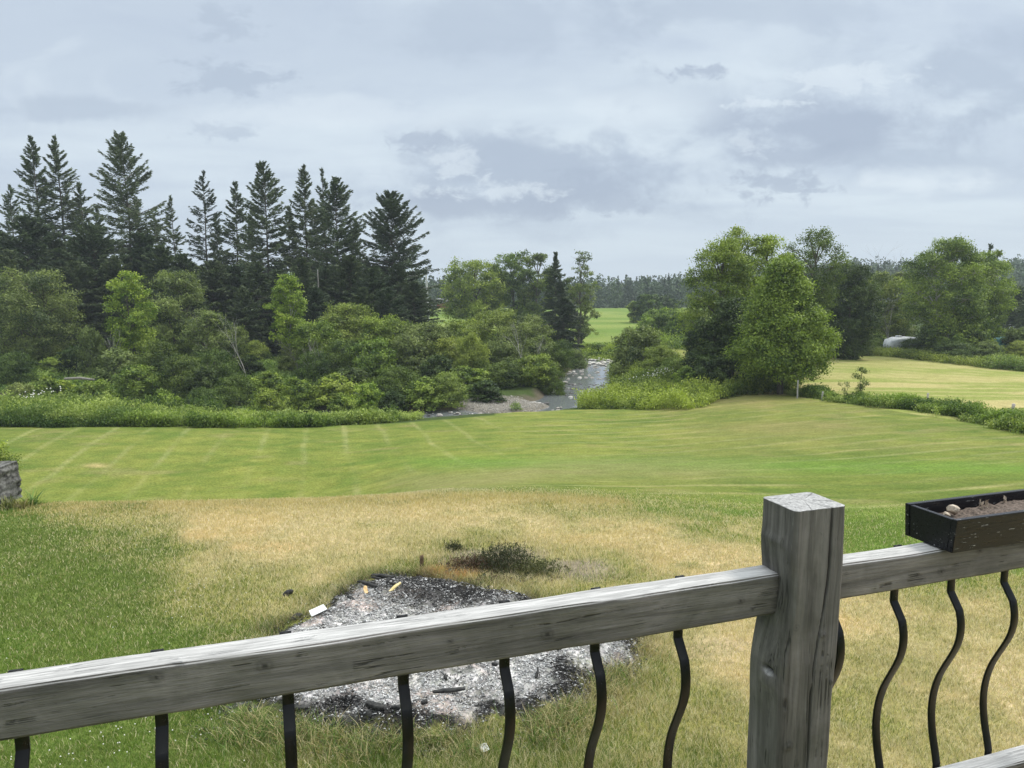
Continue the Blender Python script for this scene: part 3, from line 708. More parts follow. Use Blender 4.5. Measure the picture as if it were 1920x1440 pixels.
# post -----------------------------------------------------------------
def make_post():
    u0, u1, n0, n1 = 1.866, 2.036, -.065, .084
    zt_, zb_ = .20, -2.75
    NZ = 760; m1 = 92; s = np.linspace(0, 1, NZ) ; zz = zt_ - (zt_ - zb_) * np.concatenate([np.linspace(0, .46, 620), np.linspace(.46, 1, 141)[1:]])
    lin = np.linspace(0, 1, m1); l2 = np.linspace(0, 1, 46)
    cx = np.concatenate([lin, np.ones(46)[1:], lin[::-1][1:], np.zeros(46)[1:-1]])
    cy = np.concatenate([np.zeros(m1), l2[1:], np.ones(m1)[1:], l2[::-1][1:-1]])
    k = len(cx); Z = np.broadcast_to(zz[:, None], (len(zz), k)); CX = np.broadcast_to(cx[None, :], Z.shape); CY = np.broadcast_to(cy[None, :], Z.shape)
    X_ = u0 + (u1 - u0) * CX; Y_ = n0 + (n1 - n0) * CY
    front = (CY < .02); leftf = (CX < .001)
    # round the arrises
    ex = np.minimum(CX, 1 - CX) * .153; ey = np.minimum(CY, 1 - CY) * .145
    ed = np.clip(1 - np.maximum(ex, ey) / .012, 0, 1) ** 1.3 * .005
    X_ = X_ + np.where(CX < .5, ed, -ed); Y_ = Y_ + np.where(CY < .5, ed, -ed)
    # natural waney outline: swelling below the rail on the left side, gentle waves on the right
    d = -Z
    lw = .026 * np.exp(-((d - .30) / .15) ** 2) - .0 + .020 * sstep(.32, .6, d) + .006 * np.exp(-((d - -.06) / .05) ** 2) + (fbm(d * 6, d * 0 + 3, 3) - .5) * .010
    lw = lw + .006 * np.exp(-((d + .095) / .016) ** 2) * np.exp(-((CY - .6) / .3) ** 2) - .006 * np.exp(-((d - .03) / .10) ** 2)
    wl_ = (1 - CX) ** 1.4
    X_ = X_ - lw * wl_ * (.75 + .25 * np.exp(-((CY - .45) / .45) ** 2))
    rw = (fbm(d * 5 + 7, d * 0 + 1, 3) - .5) * .012 + .008 * sstep(.0, .6, d)
    X_ = X_ - rw * CX ** 2
    # the front-left arris is rounded over below the top: shallow flutes
    Y_ = Y_ + (fbm(CX * 4 + 2, d * 1.0, 3) - .5) * .006 * (1 - CY) + (fbm(CX * 26, d * 4, 3) - .5) * .002 * (1 - CY)
    X_ = X_ + (fbm(CY * 4 + 2, d * 1.2 + 7, 3) - .5) * .005 * (1 - CX)
    col = np.ones(Z.shape)
    # long drying crack on the front face
    path = .70 - .05 * sstep(-.2, .25, d) - .11 * sstep(-.05, .32, d) + .03 * sstep(.3, .5, d) * 0 + .012 * (vn(d * 14, d * 0) - .5) - .03 * sstep(.3, 1.0, d)
    cw = .0022 * (.5 + .9 * vn(d * 9 + 4, d * 0)) * (1 - .8 * np.exp(-((d - .30) / .02) ** 2))
    dist = np.abs(CX - path) * .153
    g = np.exp(-(dist / np.maximum(cw, .0004)) ** 2) * front
    Y_ = Y_ + g * .012; col = col * (1 - .85 * np.clip(g, 0, 1))
    for (fx, dd_, kr, dep) in [(.66, .165, .008, .004), (.16, .48, .013, .004), (.90, .31, .008, .003), (.13, .13, .008, .0)]:
        q_ = np.hypot((CX - fx) * .153, (d - dd_)); gg = np.exp(-(q_ / kr) ** 2) * front
        Y_ = Y_ - gg * dep; col = col * (1 - .5 * np.exp(-(q_ / (kr * .4)) ** 2) * front) * (1 - .22 * np.exp(-((q_ - kr) / (kr * .3)) ** 2) * front)
    # big branch scar on the left face / front-left
    q_ = np.hypot((CY - .35) * .145 * 1.0, (d - .30)); gg = np.exp(-(q_ / .035) ** 2) * (CX < .3)
    X_ = X_ - gg * .008 + np.exp(-(np.hypot((CY - .35) * .145, (d - .27) * 2.2) / .02) ** 2) * (CX < .3) * .018
    col = col * (1 - .75 * np.exp(-(np.hypot((CY - .35) * .145, (d - .27) * 2.2) / .018) ** 2) * (CX < .3))
    # top slightly crowned: verts
    V_ = np.stack([X_ + OX, Y_, Z + .9], -1).reshape(-1, 3)
    nz = len(zz); i = np.arange(nz * k).reshape(nz, k)
    f = np.stack([i[:-1], i[1:], np.roll(i[1:], -1, 1), np.roll(i[:-1], -1, 1)], -1).reshape(-1, 4)
    # end-grain cap as concentric rings
    ctr = V_[i[0]].mean(0); rings = [i[0]]; allV = [V_]; nv = len(V_); quads = [f]
    C_ = [np.repeat(col.reshape(-1)[:, None], 3, 1)]
    for fr in np.linspace(.94, .04, 16):
        P_ = ctr + (V_[i[0]] - ctr) * fr
        rr_ = np.linspace(0, 2 * math.pi, k)
        P_[:, 2] = zt_ + .9 + .004 * (1 - fr) + (fbm(P_[:, 0] * 60, P_[:, 1] * 60, 3) - .5) * .004
        ids = np.arange(nv, nv + k); nv += k; allV.append(P_)
        a_ = np.arctan2(P_[:, 1] - ctr[1], P_[:, 0] - ctr[0])
        chk = sstep(.93, 1, np.cos(a_ * 7 + 1 + 2 * fbm(a_ * 2, a_ * 0 + 3, 2))) * .5
        rg = .12 * np.sin(fr * 46) 
        C_.append(np.repeat((1 - chk - rg * .8)[:, None], 3, 1))
        quads.append(np.stack([rings[-1], np.roll(rings[-1], -1), np.roll(ids, -1), ids], -1)); rings.append(ids)
    cap = np.array([list(rings[-1])])
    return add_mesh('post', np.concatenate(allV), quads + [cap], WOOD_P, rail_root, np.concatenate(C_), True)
make_post()
# balusters --------------------------------------------------------------
bm_, n, p, o_ = mat('black_metal'); p.inputs['Base Color'].default_value = (.003, .003, .0035, 1); p.inputs['Specular IOR Level'].default_value = .25; p.inputs['Roughness'].default_value = .42
t = n.new('ShaderNodeTexCoord'); f = n.noise(t.outputs['Object'], 60, 3, .6)
n.link(n.rng(f, .3, .7, .26, .42), p.inputs['Roughness'])
def baluster_mesh():
    zs = []; ys = []
    T0, T1 = -.157, -.79
    kz = np.array([-.183, -.232, -.262, -.30, -.35, -.42, -.48, -.55, -.62, -.70, -.755, -.785]); ky = np.array([0, -.037, -.048, -.050, -.042, -.010, .018, .034, .037, .024, .006, .0])
    zc_ = np.linspace(-.232, -.785, 52); yc_ = np.interp(-zc_, -kz, ky)
    for _ in range(10): yc_[1:-1] = (yc_[:-2] + 2 * yc_[1:-1] + yc_[2:]) / 4
    pts = np.concatenate([[(-.001, 0), (-.05, 0), (T0, 0), (-.180, 0), (-.1845, -.0015), (-.2285, -.0345)], np.stack([zc_, yc_], -1), [(T1 - .02, 0), (T1 - .085, 0)]])
    y = pts[:, 1]
    P2 = np.stack([y, pts[:, 0]], -1); tg = unit(np.gradient(P2, axis=0)); nr = np.stack([tg[:, 1], -tg[:, 0]], -1)
    hw, ht = .0135, .0032
    V_ = []
    for j in range(len(P2)):
        for (a, b) in [(-hw, -ht), (-hw + .0012, -ht - .0006), (hw - .0012, -ht - .0006), (hw, -ht), (hw, ht), (hw - .0012, ht + .0006), (-hw + .0012, ht + .0006), (-hw, ht)]:
            V_.append((a, P2[j, 0] + nr[j, 0] * b, P2[j, 1] + nr[j, 1] * b))
    V_ = np.array(V_); k = 8; i = np.arange(len(V_)).reshape(-1, k)
    f = np.stack([i[:-1], np.roll(i[:-1], -1, 1), np.roll(i[1:], -1, 1), i[1:]], -1).reshape(-1, 4)
    return V_, [f, np.array([list(i[0][::-1])]), np.array([list(i[-1])])]
bv, bf = baluster_mesh()
bal = add_mesh('baluster', bv, bf, bm_, rail_root)
us = [.007, .28, .554, .829, 1.093, 1.35, 1.606, 2.135, 2.375, 2.608, 2.839, -.267, 3.07, 3.30]
for i, u in enumerate(us):
    b_ = bal if i == 0 else bal.copy()
    if i: COL.objects.link(b_); b_.parent = rail_root
    b_.location = (OX + u, .0755 + .0062, .9)

# ---- planter ------------------------------------------------------------
pm, n, p, o_ = mat('black_paint')
t = n.new('ShaderNodeTexCoord'); ob = t.outputs['Object']
fl = n.noise(n.mapping(ob, (0, 0, 0), (6, 60, 60)), 2.5, 5, .7, .4); f2 = n.noise(ob, 14, 3, .5)
peel = n.math('MULTIPLY', n.rng(fl, .635, .655), n.rng(f2, .5, .56))
n.link(n.mix(peel, (.005, .005, .008, 1), (.5, .5, .5, 1)), p.inputs['Base Color'])
n.link(n.rng(fl, .35, .65, .22, .5), p.inputs['Roughness']); p.inputs['Specular IOR Level'].default_value = .3
bp = n.new('ShaderNodeBump'); bp.inputs['Strength'].default_value = .5; bp.inputs['Distance'].default_value = .002
n.link(fl, bp.inputs['Height']); n.link(bp.outputs[0], p.inputs['Normal'])
PZ0 = ZR + .0045
def uv3(u, n__, z): return (fa[0] + U_[0] * u + N_[0] * n__, fa[1] + U_[1] * u + N_[1] * n__, z)
pl = empty('planter_box', uv3(2.46, .05, PZ0), ang_r)
tag(pl, 'empty black painted wooden planter trough sitting on the right top rail', 'planter')
import bmesh
def board(name, pts8, m, parent, bev=.0015):
    """pts8: 8 corners bottom 4 then top 4 (same order)"""
    bmx = bmesh.new(); vs = [bmx.verts.new(p_) for p_ in pts8]
    for q_ in [(3, 2, 1, 0), (4, 5, 6, 7), (0, 1, 5, 4), (1, 2, 6, 5), (2, 3, 7, 6), (3, 0, 4, 7)]: bmx.faces.new([vs[k] for k in q_])
    bmesh.ops.recalc_face_normals(bmx, faces=bmx.faces)
    if bev: bmesh.ops.bevel(bmx, geom=bmx.edges[:], offset=bev, segments=2, affect='EDGES')
    me = bpy.data.meshes.new(name); bmx.to_mesh(me); bmx.free(); me.materials.append(m)
    o = bpy.data.objects.new(name, me); COL.objects.link(o); o.parent = parent
    return o
LN = .82; hh = .103; wt = .018; b0, b1, t0, t1 = -.088, .088, -.096, .096     # local y extents bottom/top
board('side_panel', [(0, b0, 0), (LN, b0, 0), (LN, b0 + wt, 0), (0, b0 + wt, 0), (0, t0, hh), (LN, t0, hh), (LN, t0 + wt, hh), (0, t0 + wt, hh)], pm, pl)
board('side_panel', [(0, b1 - wt, 0), (LN, b1 - wt, 0), (LN, b1, 0), (0, b1, 0), (-.0, t1 - wt, hh), (LN, t1 - wt, hh), (LN, t1, hh), (0, t1, hh)], pm, pl)
for x0 in (0.0, LN - wt):
    board('end_panel', [(x0 + .001, b0 + wt + .0008, 0), (x0 + wt, b0 + wt + .0008, 0), (x0 + wt, b1 - wt - .0008, 0), (x0 + .001, b1 - wt - .0008, 0),
                        (x0 + .001, t0 + wt + .0008, hh - .002), (x0 + wt, t0 + wt + .0008, hh - .002), (x0 + wt, t1 - wt - .0008, hh - .002), (x0 + .001, t1 - wt - .0008, hh - .002)], pm, pl)
board('base_panel', [(wt + .001, b0 + wt + .001, .0), (LN - wt - .001, b0 + wt + .001, .0), (LN - wt - .001, b1 - wt - .001, .0), (wt + .001, b1 - wt - .001, .0),
                     (wt + .001, b0 + wt + .001, .014), (LN - wt - .001, b0 + wt + .001, .014), (LN - wt - .001, b1 - wt - .001, .014), (wt + .001, b1 - wt - .001, .014)], pm, pl, 0)
sm, n, p, o_ = mat('potting_soil'); t = n.new('ShaderNodeTexCoord'); f = n.noise(t.outputs['Object'], 120, 4, .7)
n.link(n.mix(n.rng(f, .35, .7), (.03, .022, .016, 1), (.20, .15, .12, 1)), p.inputs['Base Color']); p.inputs['Roughness'].default_value = 1
gx, gy = np.meshgrid(np.linspace(wt + .002, LN - wt - .002, 260), np.linspace(b0 + wt + .001, b1 - wt - .001, 50))
gz = .062 + (fbm(gx * 25, gy * 25, 4) - .5) * .022 + .012 * sstep(.1, .35, gx)
i = np.arange(gx.size).reshape(gx.shape); f = np.stack([i[:-1, :-1], i[:-1, 1:], i[1:, 1:], i[1:, :-1]], -1).reshape(-1, 4)
add_mesh('soil', np.stack([gx, gy * (1 + .05), gz], -1).reshape(-1, 3), f, sm, pl, smooth=True)

def rock_mesh(seed, sub=3, rough=.35, flat=.6):
    bmx = bmesh.new(); bmesh.ops.create_icosphere(bmx, subdivisions=sub, radius=1)
    rg = np.random.default_rng(seed); pl_ = unit(rg.normal(size=(9, 3))); off = .55 + .4 * rg.random(9)
    for v in bmx.verts:
        c = np.array(v.co)
        for a, b in zip(pl_, off):
            dd = c @ a
            if dd > b: c = c - a * (dd - b) * .9
        c = c * (1 + (float(fbm(np.array(c[0] * 2 + seed), np.array(c[1] * 2 + c[2] * 3), 3)) - .5) * rough)
        v.co = (c[0], c[1], c[2] * flat)
    me = bpy.data.meshes.new('rock'); bmx.to_mesh(me); bmx.free()
    return me
def simple_mat(name, a, b, scale=20, rough=.85, spec=.3, bump=.3):
    m, n, p, o = mat(name); t = n.new('ShaderNodeTexCoord'); f = n.noise(t.outputs['Object'], scale, 5, .65)
    n.link(n.mix(n.rng(f, .35, .65), a + (1,), b + (1,)), p.inputs['Base Color']); p.inputs['Roughness'].default_value = rough; p.inputs['Specular IOR Level'].default_value = spec
    if bump:
        bp = n.new('ShaderNodeBump'); bp.inputs['Strength'].default_value = bump; bp.inputs['Distance'].default_value = .01
        n.link(f, bp.inputs['Height']); n.link(bp.outputs[0], p.inputs['Normal'])
    return m
PALE = simple_mat('pale_stone', (.34, .26, .19), (.60, .52, .42), 5)
def stone(u, n__, z, s, seed, lab):
    me = rock_mesh(seed, 2, .5, .8); me.materials.append(PALE)
    o = bpy.data.objects.new('stone', me); COL.objects.link(o); o.location = uv3(u, n__, z); o.scale = s; o.rotation_euler = (.2, .3, 1)
    tag(o, lab, 'stone'); return o
stone(2.60, .088, PZ0 + .083, (.026, .02, .022), 4, 'pale buff stone lying in the near end of the black planter')
stone(2.565, .082, PZ0 + .074, (.017, .013, .011), 5, 'small pinkish stone beside the larger one in the black planter')
for k_, (u_, h_, lb) in enumerate([(2.74, .022, 'tiny pale shoot nearest the stones in the planter soil'), (2.765, .020, 'tiny whitish shoot second along in the planter soil'), (2.85, .028, 'tallest pale shoot at the right in the planter soil')]):
    rg = np.random.default_rng(k_); Pp = np.zeros((7, 3)); Pp[:, 2] = rg.random(7) * h_; Pp[:, :2] = rg.normal(size=(7, 2)) * .004
    V_, f_ = leaf_quads(Pp, .018, .5, rg, np.array([[0, 0, 1.]] * 7), .4)
    o = add_mesh('seedling', V_, f_, PALE); o.location = uv3(u_, .11, PZ0 + .072); tag(o, lb, 'seedling')

# ================================================================== near lawn blades
def blades(name, X, Y, hgt_, wid, col, m, lean=.5, rng=None, label=None, zoff=0.0):
    n_ = len(X); Z = H(X, Y) + zoff
    a = rng.random(n_) * 6.283; b = rng.random(n_) * 6.283
    side = np.stack([np.cos(a), np.sin(a), np.zeros(n_)], -1) * (wid * .5)[:, None]
    ln = np.stack([np.cos(b), np.sin(b), np.zeros(n_)], -1) * (hgt_ * lean * (.3 + rng.random(n_)))[:, None]
    P0 = np.stack([X, Y, Z - .004], -1)
    upv = np.zeros((n_, 3)); upv[:, 2] = 1
    M_ = P0 + upv * (hgt_ * .6)[:, None] + ln * .35; T_ = P0 + upv * hgt_[:, None] + ln
    V_ = np.stack([P0 - side, P0 + side, M_ + side * .8, M_ - side * .8, T_], 1).reshape(-1, 3)
    i = np.arange(n_)[:, None] * 5
    f4 = i + np.array([[0, 1, 2, 3]]); f3 = i + np.array([[3, 2, 4]])
    o = add_mesh(name, V_, [f4, f3], m, None, np.repeat(col, 5, 0))
    tag(o, label, 'grass', kind='stuff'); return o
rng = np.random.default_rng(11)
def sample_area(n_, d0, d1, pw, amax=37):
    u = rng.random(n_); e = 2 - pw
    d = (d0 ** e + u * (d1 ** e - d0 ** e)) ** (1 / e); a = np.radians((rng.random(n_) * 2 - 1) * amax)
    return d * np.sin(a), d * np.cos(a)
X, Y = sample_area(620000, 4.2, 17.5, 1.55)
dr, px, py = dryness(X, Y); r = np.hypot(X, Y)
sd_ = poly_sd(X, Y, PIT)
fade = 1 - np.where(px > 850, sstep(9.0, 16.5, r), sstep(13, 17, r))
gx_, gy_, _ = ground(935, 1052); bare = np.minimum(np.hypot((X - gx_) / .85, (Y - gy_) / .75), np.hypot((X - ground(1075, 1066)[0]) / .75, (Y - ground(1075, 1066)[1]) / .5))
g2x, g2y, _ = ground(1340, 1215); bare2 = np.hypot((X - g2x) / .55, (Y - g2y) / .5)
keep = (rng.random(len(X)) < fade) & (sd_ + (fbm(X * 6, Y * 6, 3) - .5) * .5 > -.04 + .22 * (rng.random(len(X)) - .6)) & (rng.random(len(X)) < sstep(.3, 1.0, bare) * .85 + .15) & (rng.random(len(X)) < sstep(.3, 1.0, bare2) * .6 + .4)
X, Y, dr, px, py, r, sd_ = [v[keep] for v in (X, Y, dr, px, py, r, sd_)]
n_ = len(X)
tall = np.exp(-np.clip(sd_, 0, 9) / .22) * (.4 + rng.random(n_)) + .7 * np.exp(-((px - 960) / 420) ** 2) * sstep(1370, 1430, py) + .45 * np.exp(-np.abs(np.hypot((X - gx_) / 1.0, (Y - gy_) / .8) - 1.0) * 4)
tuf = sstep(.5, .75, fbm(X * 5, Y * 5, 3))
h_ = (.022 + .022 * rng.random(n_) + .016 * tuf + .015 * dr * rng.random(n_)) * (1 + 1.25 * tall)
h_ = h_ * (1 - .35 * sstep(12, 16, r))
w_ = np.maximum(.0028, r * .00062) * (.7 + .6 * rng.random(n_))
isdry = rng.random(n_) < np.clip(dr * 1.18 + .07 + .12 * (rng.random(n_) - .5), 0, 1)
gcol_ = lerp(np.array([.095, .145, .028]), np.array([.26, .32, .075]), rng.random(n_) ** 1.2 * (.55 + .45 * tuf))
gcol_ = lerp(gcol_, np.array([.27, .25, .11]), sstep(.35, .85, dr) * .8)
gcol_ = lerp(gcol_, np.array([.19, .27, .06]), sstep(900, 1300, px) * (1 - sstep(1060, 1200, py)) * .75)
gcol_ = lerp(gcol_, np.array([.15, .30, .03]), ((px < 450) & (py > 1180)) * .35 * fbm(X * 3, Y * 3, 2))
scol = lerp(np.array([.42, .34, .195]), np.array([.78, .68, .46]), rng.random(n_))
scol = lerp(scol, np.array([.74, .50, .24]), sstep(.46, .62, fbm(X * .7 + 3, Y * .7, 3)) * .22 * sstep(.6, .9, dr))
ox, oy, _ = ground(845, 1078); scol = lerp(scol, np.array([.6, .27, .07]), np.exp(-((X - ox) / .35) ** 2 - ((Y - oy) / .3) ** 2) * .9)
isdry |= np.exp(-((X - ox) / .35) ** 2 - ((Y - oy) / .3) ** 2) > .3
col = np.where(isdry[:, None], scol, gcol_)
burn = np.exp(-np.clip(sd_, 0, 9) / .17) * sstep(.3, .55, fbm(X * 4, Y * 4, 2)); col = lerp(col, np.array([.03, .024, .018]), burn * .8)
ddw = np.exp(-np.hypot((X - ground(950, 1068)[0]) / .35, (Y - ground(950, 1068)[1]) / .3) ** 2)
blades('lawn_grass', X, Y, h_, w_, col, GRASS, .75, rng, 'short lawn grass, green at left and straw dry elsewhere')
# longer rank tufts round the burnt patch
k = 26000
X = rng.normal(size=k); Y = rng.normal(size=k)
pi = rng.integers(0, len(PIT), k); tt_ = rng.random(k)[:, None]
base_ = PIT[pi] * (1 - tt_) + PIT[(pi + 1) % len(PIT)] * tt_
cc_ = PIT.mean(0); outw = unit(base_ - cc_)
q_ = base_ + outw * (np.abs(rng.normal(size=k)) * .20 - .03)[:, None] + rng.normal(size=(k, 2)) * .04
kp = (rng.random(k) < np.where(q_[:, 1] < cc_[1], .9, .28)) & (fbm(q_[:, 0] * 4, q_[:, 1] * 4, 2) > .42); q_ = q_[kp]; k = len(q_)
dr, _, _ = dryness(q_[:, 0], q_[:, 1]); isd = rng.random(k) < dr * .8 + .25
col = np.where(isd[:, None], lerp(np.array([.30, .24, .10]), np.array([.62, .53, .3]), rng.random(k)), lerp(np.array([.06, .12, .02]), np.array([.19, .28, .06]), rng.random(k)))
blades('rank_grass', q_[:, 0], q_[:, 1], .06 + .09 * rng.random(k), .0035 + .002 * rng.random(k), col, GRASS, 1.2, rng, 'long tangled grass straggling round the edge of the fire pit')
# crest grass seen against the lower lawn, and the mown far side
k = 26000
X = np.concatenate([rng.uniform(-10.5, 2, k)]); Y = 12.6 + rng.normal(size=k) * .5
dr, _, _ = dryness(X, Y); isd = rng.random(k) < np.clip(dr + .25, 0, 1) * (X > -8.2) + .15
col = np.where(isd[:, None], lerp(np.array([.42, .32, .15]), np.array([.66, .55, .3]), rng.random(k)), lerp(np.array([.10, .17, .03]), np.array([.2, .28, .06]), rng.random(k)))
blades('crest_grass', X, Y, .03 + .045 * rng.random(k), np.full(k, .008), col, GRASS, .6, rng, 'pale dry grass along the brow of the lawn')
# clover flowers
fm, n, p, o_ = mat('clover_petals'); p.inputs['Base Color'].default_value = (.72, .70, .62, 1); p.inputs['Roughness'].default_value = .8
def specks(name, X, Y, Z, s, m, label, cat, rng, cols=None):
    ov = np.array([[1, 0, 0], [-1, 0, 0], [0, 1, 0], [0, -1, 0], [0, 0, 1], [0, 0, -1]], float)
    of = np.array([[0, 2, 4], [2, 1, 4], [1, 3, 4], [3, 0, 4], [2, 0, 5], [1, 2, 5], [3, 1, 5], [0, 3, 5]])
    k = len(X); V_ = np.stack([X, Y, Z], -1)[:, None, :] + ov[None] * s[:, None, None] * (.7 + .6 * rng.random((k, 6, 1)))
    f = (np.arange(k) * 6)[:, None, None] + of[None]
    o = add_mesh(name, V_.reshape(-1, 3), f.reshape(-1, 3), m, None, None if cols is None else np.repeat(cols, 6, 0)); return tag(o, label, cat, kind='stuff')
X, Y = sample_area(9000, 4.3, 12.5, 1.2); Z = H(X, Y); px, py = topix(X, Y, Z)
kp = (px < 520) & (rng.random(len(X)) < (.05 + .95 * sstep(.5, .68, fbm(X * 1.2, Y * 1.2, 2))) * (1 - sstep(250, 520, px)) * .35 + .012 * (px < 500))
X, Y, Z = X[kp], Y[kp], Z[kp]
specks('clover_flowers', X, Y, Z + .04, np.full(len(X), .0065), fm, 'tiny white clover heads scattered over the green lawn at left', 'flowers', rng)

# ================================================================== fire pit debris
am, n, p, o_ = mat('ash_flakes'); ca = n.new('ShaderNodeVertexColor'); ca.layer_name = 'Col'; n.link(ca.outputs[0], p.inputs['Base Color']); p.inputs['Roughness'].default_value = 1
mn, mx_ = PIT.min(0), PIT.max(0); k = 190000
X = rng.uniform(mn[0] - .2, mx_[0] + .2, k); Y = rng.uniform(mn[1] - .2, mx_[1] + .2, k)
sd_ = poly_sd(X, Y, PIT) + (fbm(X * 3, Y * 3, 3) - .5) * .3; kp = (sd_ < .05 + .30 * rng.random(k) ** 3) & (rng.random(k) < .35 + .65 * sstep(.40, .62, fbm(X * 6 + 2, Y * 6, 3))); X, Y, sd_ = X[kp], Y[kp], sd_[kp]; k = len(X)
fx_, fy_, _ = ground(880, 1110)
blk = sstep(.5, .0, np.hypot((X - fx_) * .6, Y - fy_) - .45)
pw = np.clip(sstep(.12, .4, -sd_ + (fbm(X * 2 + 3, Y * 2, 4) - .5) * .8) * (1 - .75 * blk), .14, .80)
white = rng.random(k) < pw * (.88 + .6 * sstep(.35, .65, fbm(X * 7 + 5, Y * 7, 3)))
s = .0035 + .012 * rng.random(k) ** 2.6 + (rng.random(k) < .015) * .014 * rng.random(k)
g = rng.random(k)
col = np.where(white[:, None], lerp(np.array([.44, .43, .42]), np.array([.78, .765, .75]), g), lerp(np.array([.018, .018, .018]), np.array([.20, .19, .185]), g ** 1.5))
Zb = H(X, Y) + (1 - sstep(-.2, .15, sd_)) * (.04 + .16 * (fbm(X * 2.2, Y * 2.2, 3) - .35) + .06 * (fbm(X * 9, Y * 9, 3) - .3))
ov = unit(rng.normal(size=(k, 5, 3))) * s[:, None, None] * np.array([1.25, 1.1, .55]); V_ = np.stack([X, Y, Zb + s * .5 + .004], -1)[:, None, :] + ov
tri = np.array([[0, 1, 2], [0, 2, 3], [0, 3, 4], [1, 3, 2], [1, 4, 3], [0, 4, 1]])
f = ((np.arange(k) * 5)[:, None, None] + tri[None]).reshape(-1, 3)
tag(add_mesh('ash_and_cinders', V_.reshape(-1, 3), f, am, None, np.repeat(col, 5, 0)), 'white ash flakes and black cinders covering the burnt patch', 'ash', kind='stuff')

CHAR = simple_mat('charred_wood', (.008, .008, .008), (.05, .048, .045), 30, .7)
RAWW = simple_mat('split_wood', (.42, .24, .09), (.72, .52, .28), 30, .8)
YELW = simple_mat('yellow_wood', (.55, .42, .16), (.78, .66, .36), 30, .8)
WHT = simple_mat('white_board', (.62, .62, .60), (.78, .78, .77), 10, .7, .3, .1)
BRN = simple_mat('burnt_brown', (.07, .045, .025), (.19, .13, .08), 30, .9)
def chunk(name, px, py, L, W_, T_, rz, tilt, m, label, cat, seed, lift=.5, taper=.6, z_add=.05):
    x, y, z = ground(px, py); nL = 26; s = np.linspace(-1, 1, nL); k = 12; th = np.arange(k) / k * 6.283
    prof_ = np.sign(np.cos(th)) * np.abs(np.cos(th)) ** .5, np.sign(np.sin(th)) * np.abs(np.sin(th)) ** .5
    sc = (1 - (1 - taper) * np.abs(s) ** 3) * (1 - .85 * (np.abs(s) > .97))
    nz = .75 + .5 * fbm(s[:, None] * 3 + seed, th[None, :] * 1.2 + seed, 3)
    bend = .12 * L * (fbm(s * 1.2 + seed, s * 0, 2) - .5)
    V_ = np.stack([np.broadcast_to(s[:, None] * L / 2, (nL, k)), prof_[0][None, :] * W_ / 2 * sc[:, None] * nz + bend[:, None], prof_[1][None, :] * T_ / 2 * sc[:, None] * nz], -1).reshape(-1, 3)
    i = np.arange(nL * k).reshape(nL, k); f = np.stack([i[:-1], np.roll(i[:-1], -1, 1), np.roll(i[1:], -1, 1), i[1:]], -1).reshape(-1, 4)
    o = add_mesh(name, V_, [f[:, ::-1], np.array([list(i[0])]), np.array([list(i[-1][::-1])])], m, None)
    ins_ = float(1 - sstep(-.2, .15, poly_sd(np.array([x]), np.array([y]), PIT))[0]); z_add = ins_ * heap(x, y) + (.012 if z_add else .0)
    o.location = (x, y, z + z_add + T_ * lift); o.rotation_euler = (0, tilt, rz); return tag(o, label, cat)
chunk('charred_stick', 842, 1318, .27, .035, .03, .12, -.05, CHAR, 'straight black charred stick lying alone in the pale ash', 'stick', 1)
chunk('charred_wedge', 703, 1362, .15, .055, .045, -.25, .18, CHAR, 'curved black charred wedge at the front edge of the ash', 'wood scrap', 2)
chunk('split_wood_scrap', 816, 1272, .16, .055, .045, .75, -.1, RAWW, 'orange unburnt split of wood in the ash below the rail', 'wood scrap', 3)
chunk('kindling_stick', 741, 1120, .19, .035, .03, .95, -.3, YELW, 'pale yellow kindling stick poking from the black cinders', 'stick', 4, .9)
chunk('bark_scrap', 686, 1127, .12, .045, .02, -1.2, .4, RAWW, 'short orange bark scrap beside the pale yellow stick', 'wood scrap', 5, .9)
chunk('charred_stick', 697, 1116, .26, .04, .035, -.35, .15, CHAR, 'black charred stick crossing above the short orange bark scrap', 'stick', 6, .9)
chunk('charred_stick', 717, 1092, .28, .05, .04, -.15, .05, CHAR, 'thick black charred stick at the far edge of the cinders', 'stick', 7)
chunk('charred_wedge', 485, 1325, .17, .06, .05, .2, .1, CHAR, 'black charred scrap at the left corner of the ash', 'wood scrap', 8)
chunk('charred_wedge', 556, 1163, .14, .07, .06, 1.2, -.2, CHAR, 'grey black charred lump in the grass left of the white board', 'wood scrap', 9, .3, .3, .0)
chunk('charred_lump', 540, 1118, .13, .05, .06, .3, -.4, CHAR, 'dark twisted charred lump standing in the clover grass', 'wood scrap', 10, .5, .2, .0)
chunk('charred_wedge', 1022, 1232, .10, .05, .09, 1.2, -.2, CHAR, 'short upright black stub in the ash just under the rail', 'wood scrap', 12, .7)
chunk('charred_wedge', 560, 1350, .16, .04, .03, -.1, .02, CHAR, 'flat dark grey scrap near the front left of the ash', 'wood scrap', 21)
chunk('burnt_stake', 791, 1068, .05, .055, .18, .2, 0, BRN, 'short burnt brown stake standing upright behind the cinders', 'stake', 13, .45, .9)
rgc = np.random.default_rng(5)
for i_ in range(34):
    t_ = rgc.random(); px_ = 560 + 430 * t_; py_ = 1160 - 75 * math.sin(t_ * 2.6) + rgc.normal() * 14 + 8
    if i_ % 3 == 0: px_ = rgc.uniform(500, 1120); py_ = rgc.uniform(1230, 1370)
    back = i_ % 3 != 0
    chunk('charred_scrap', px_, py_, rgc.uniform(.05, .16), rgc.uniform(.02, .045), rgc.uniform(.015, .035), rgc.uniform(-1.5, 1.5), rgc.normal() * .2, CHAR,
          'small black charred scrap along the back edge of the ash' if back else 'small black charred scrap lying in the pale ash below the rail', 'wood scrap', 80 + i_, taper=rgc.uniform(.4, .9))
    COL.objects[-1]['group'] = 'charred scraps at the back of the ash' if back else 'charred scraps in the pale ash'
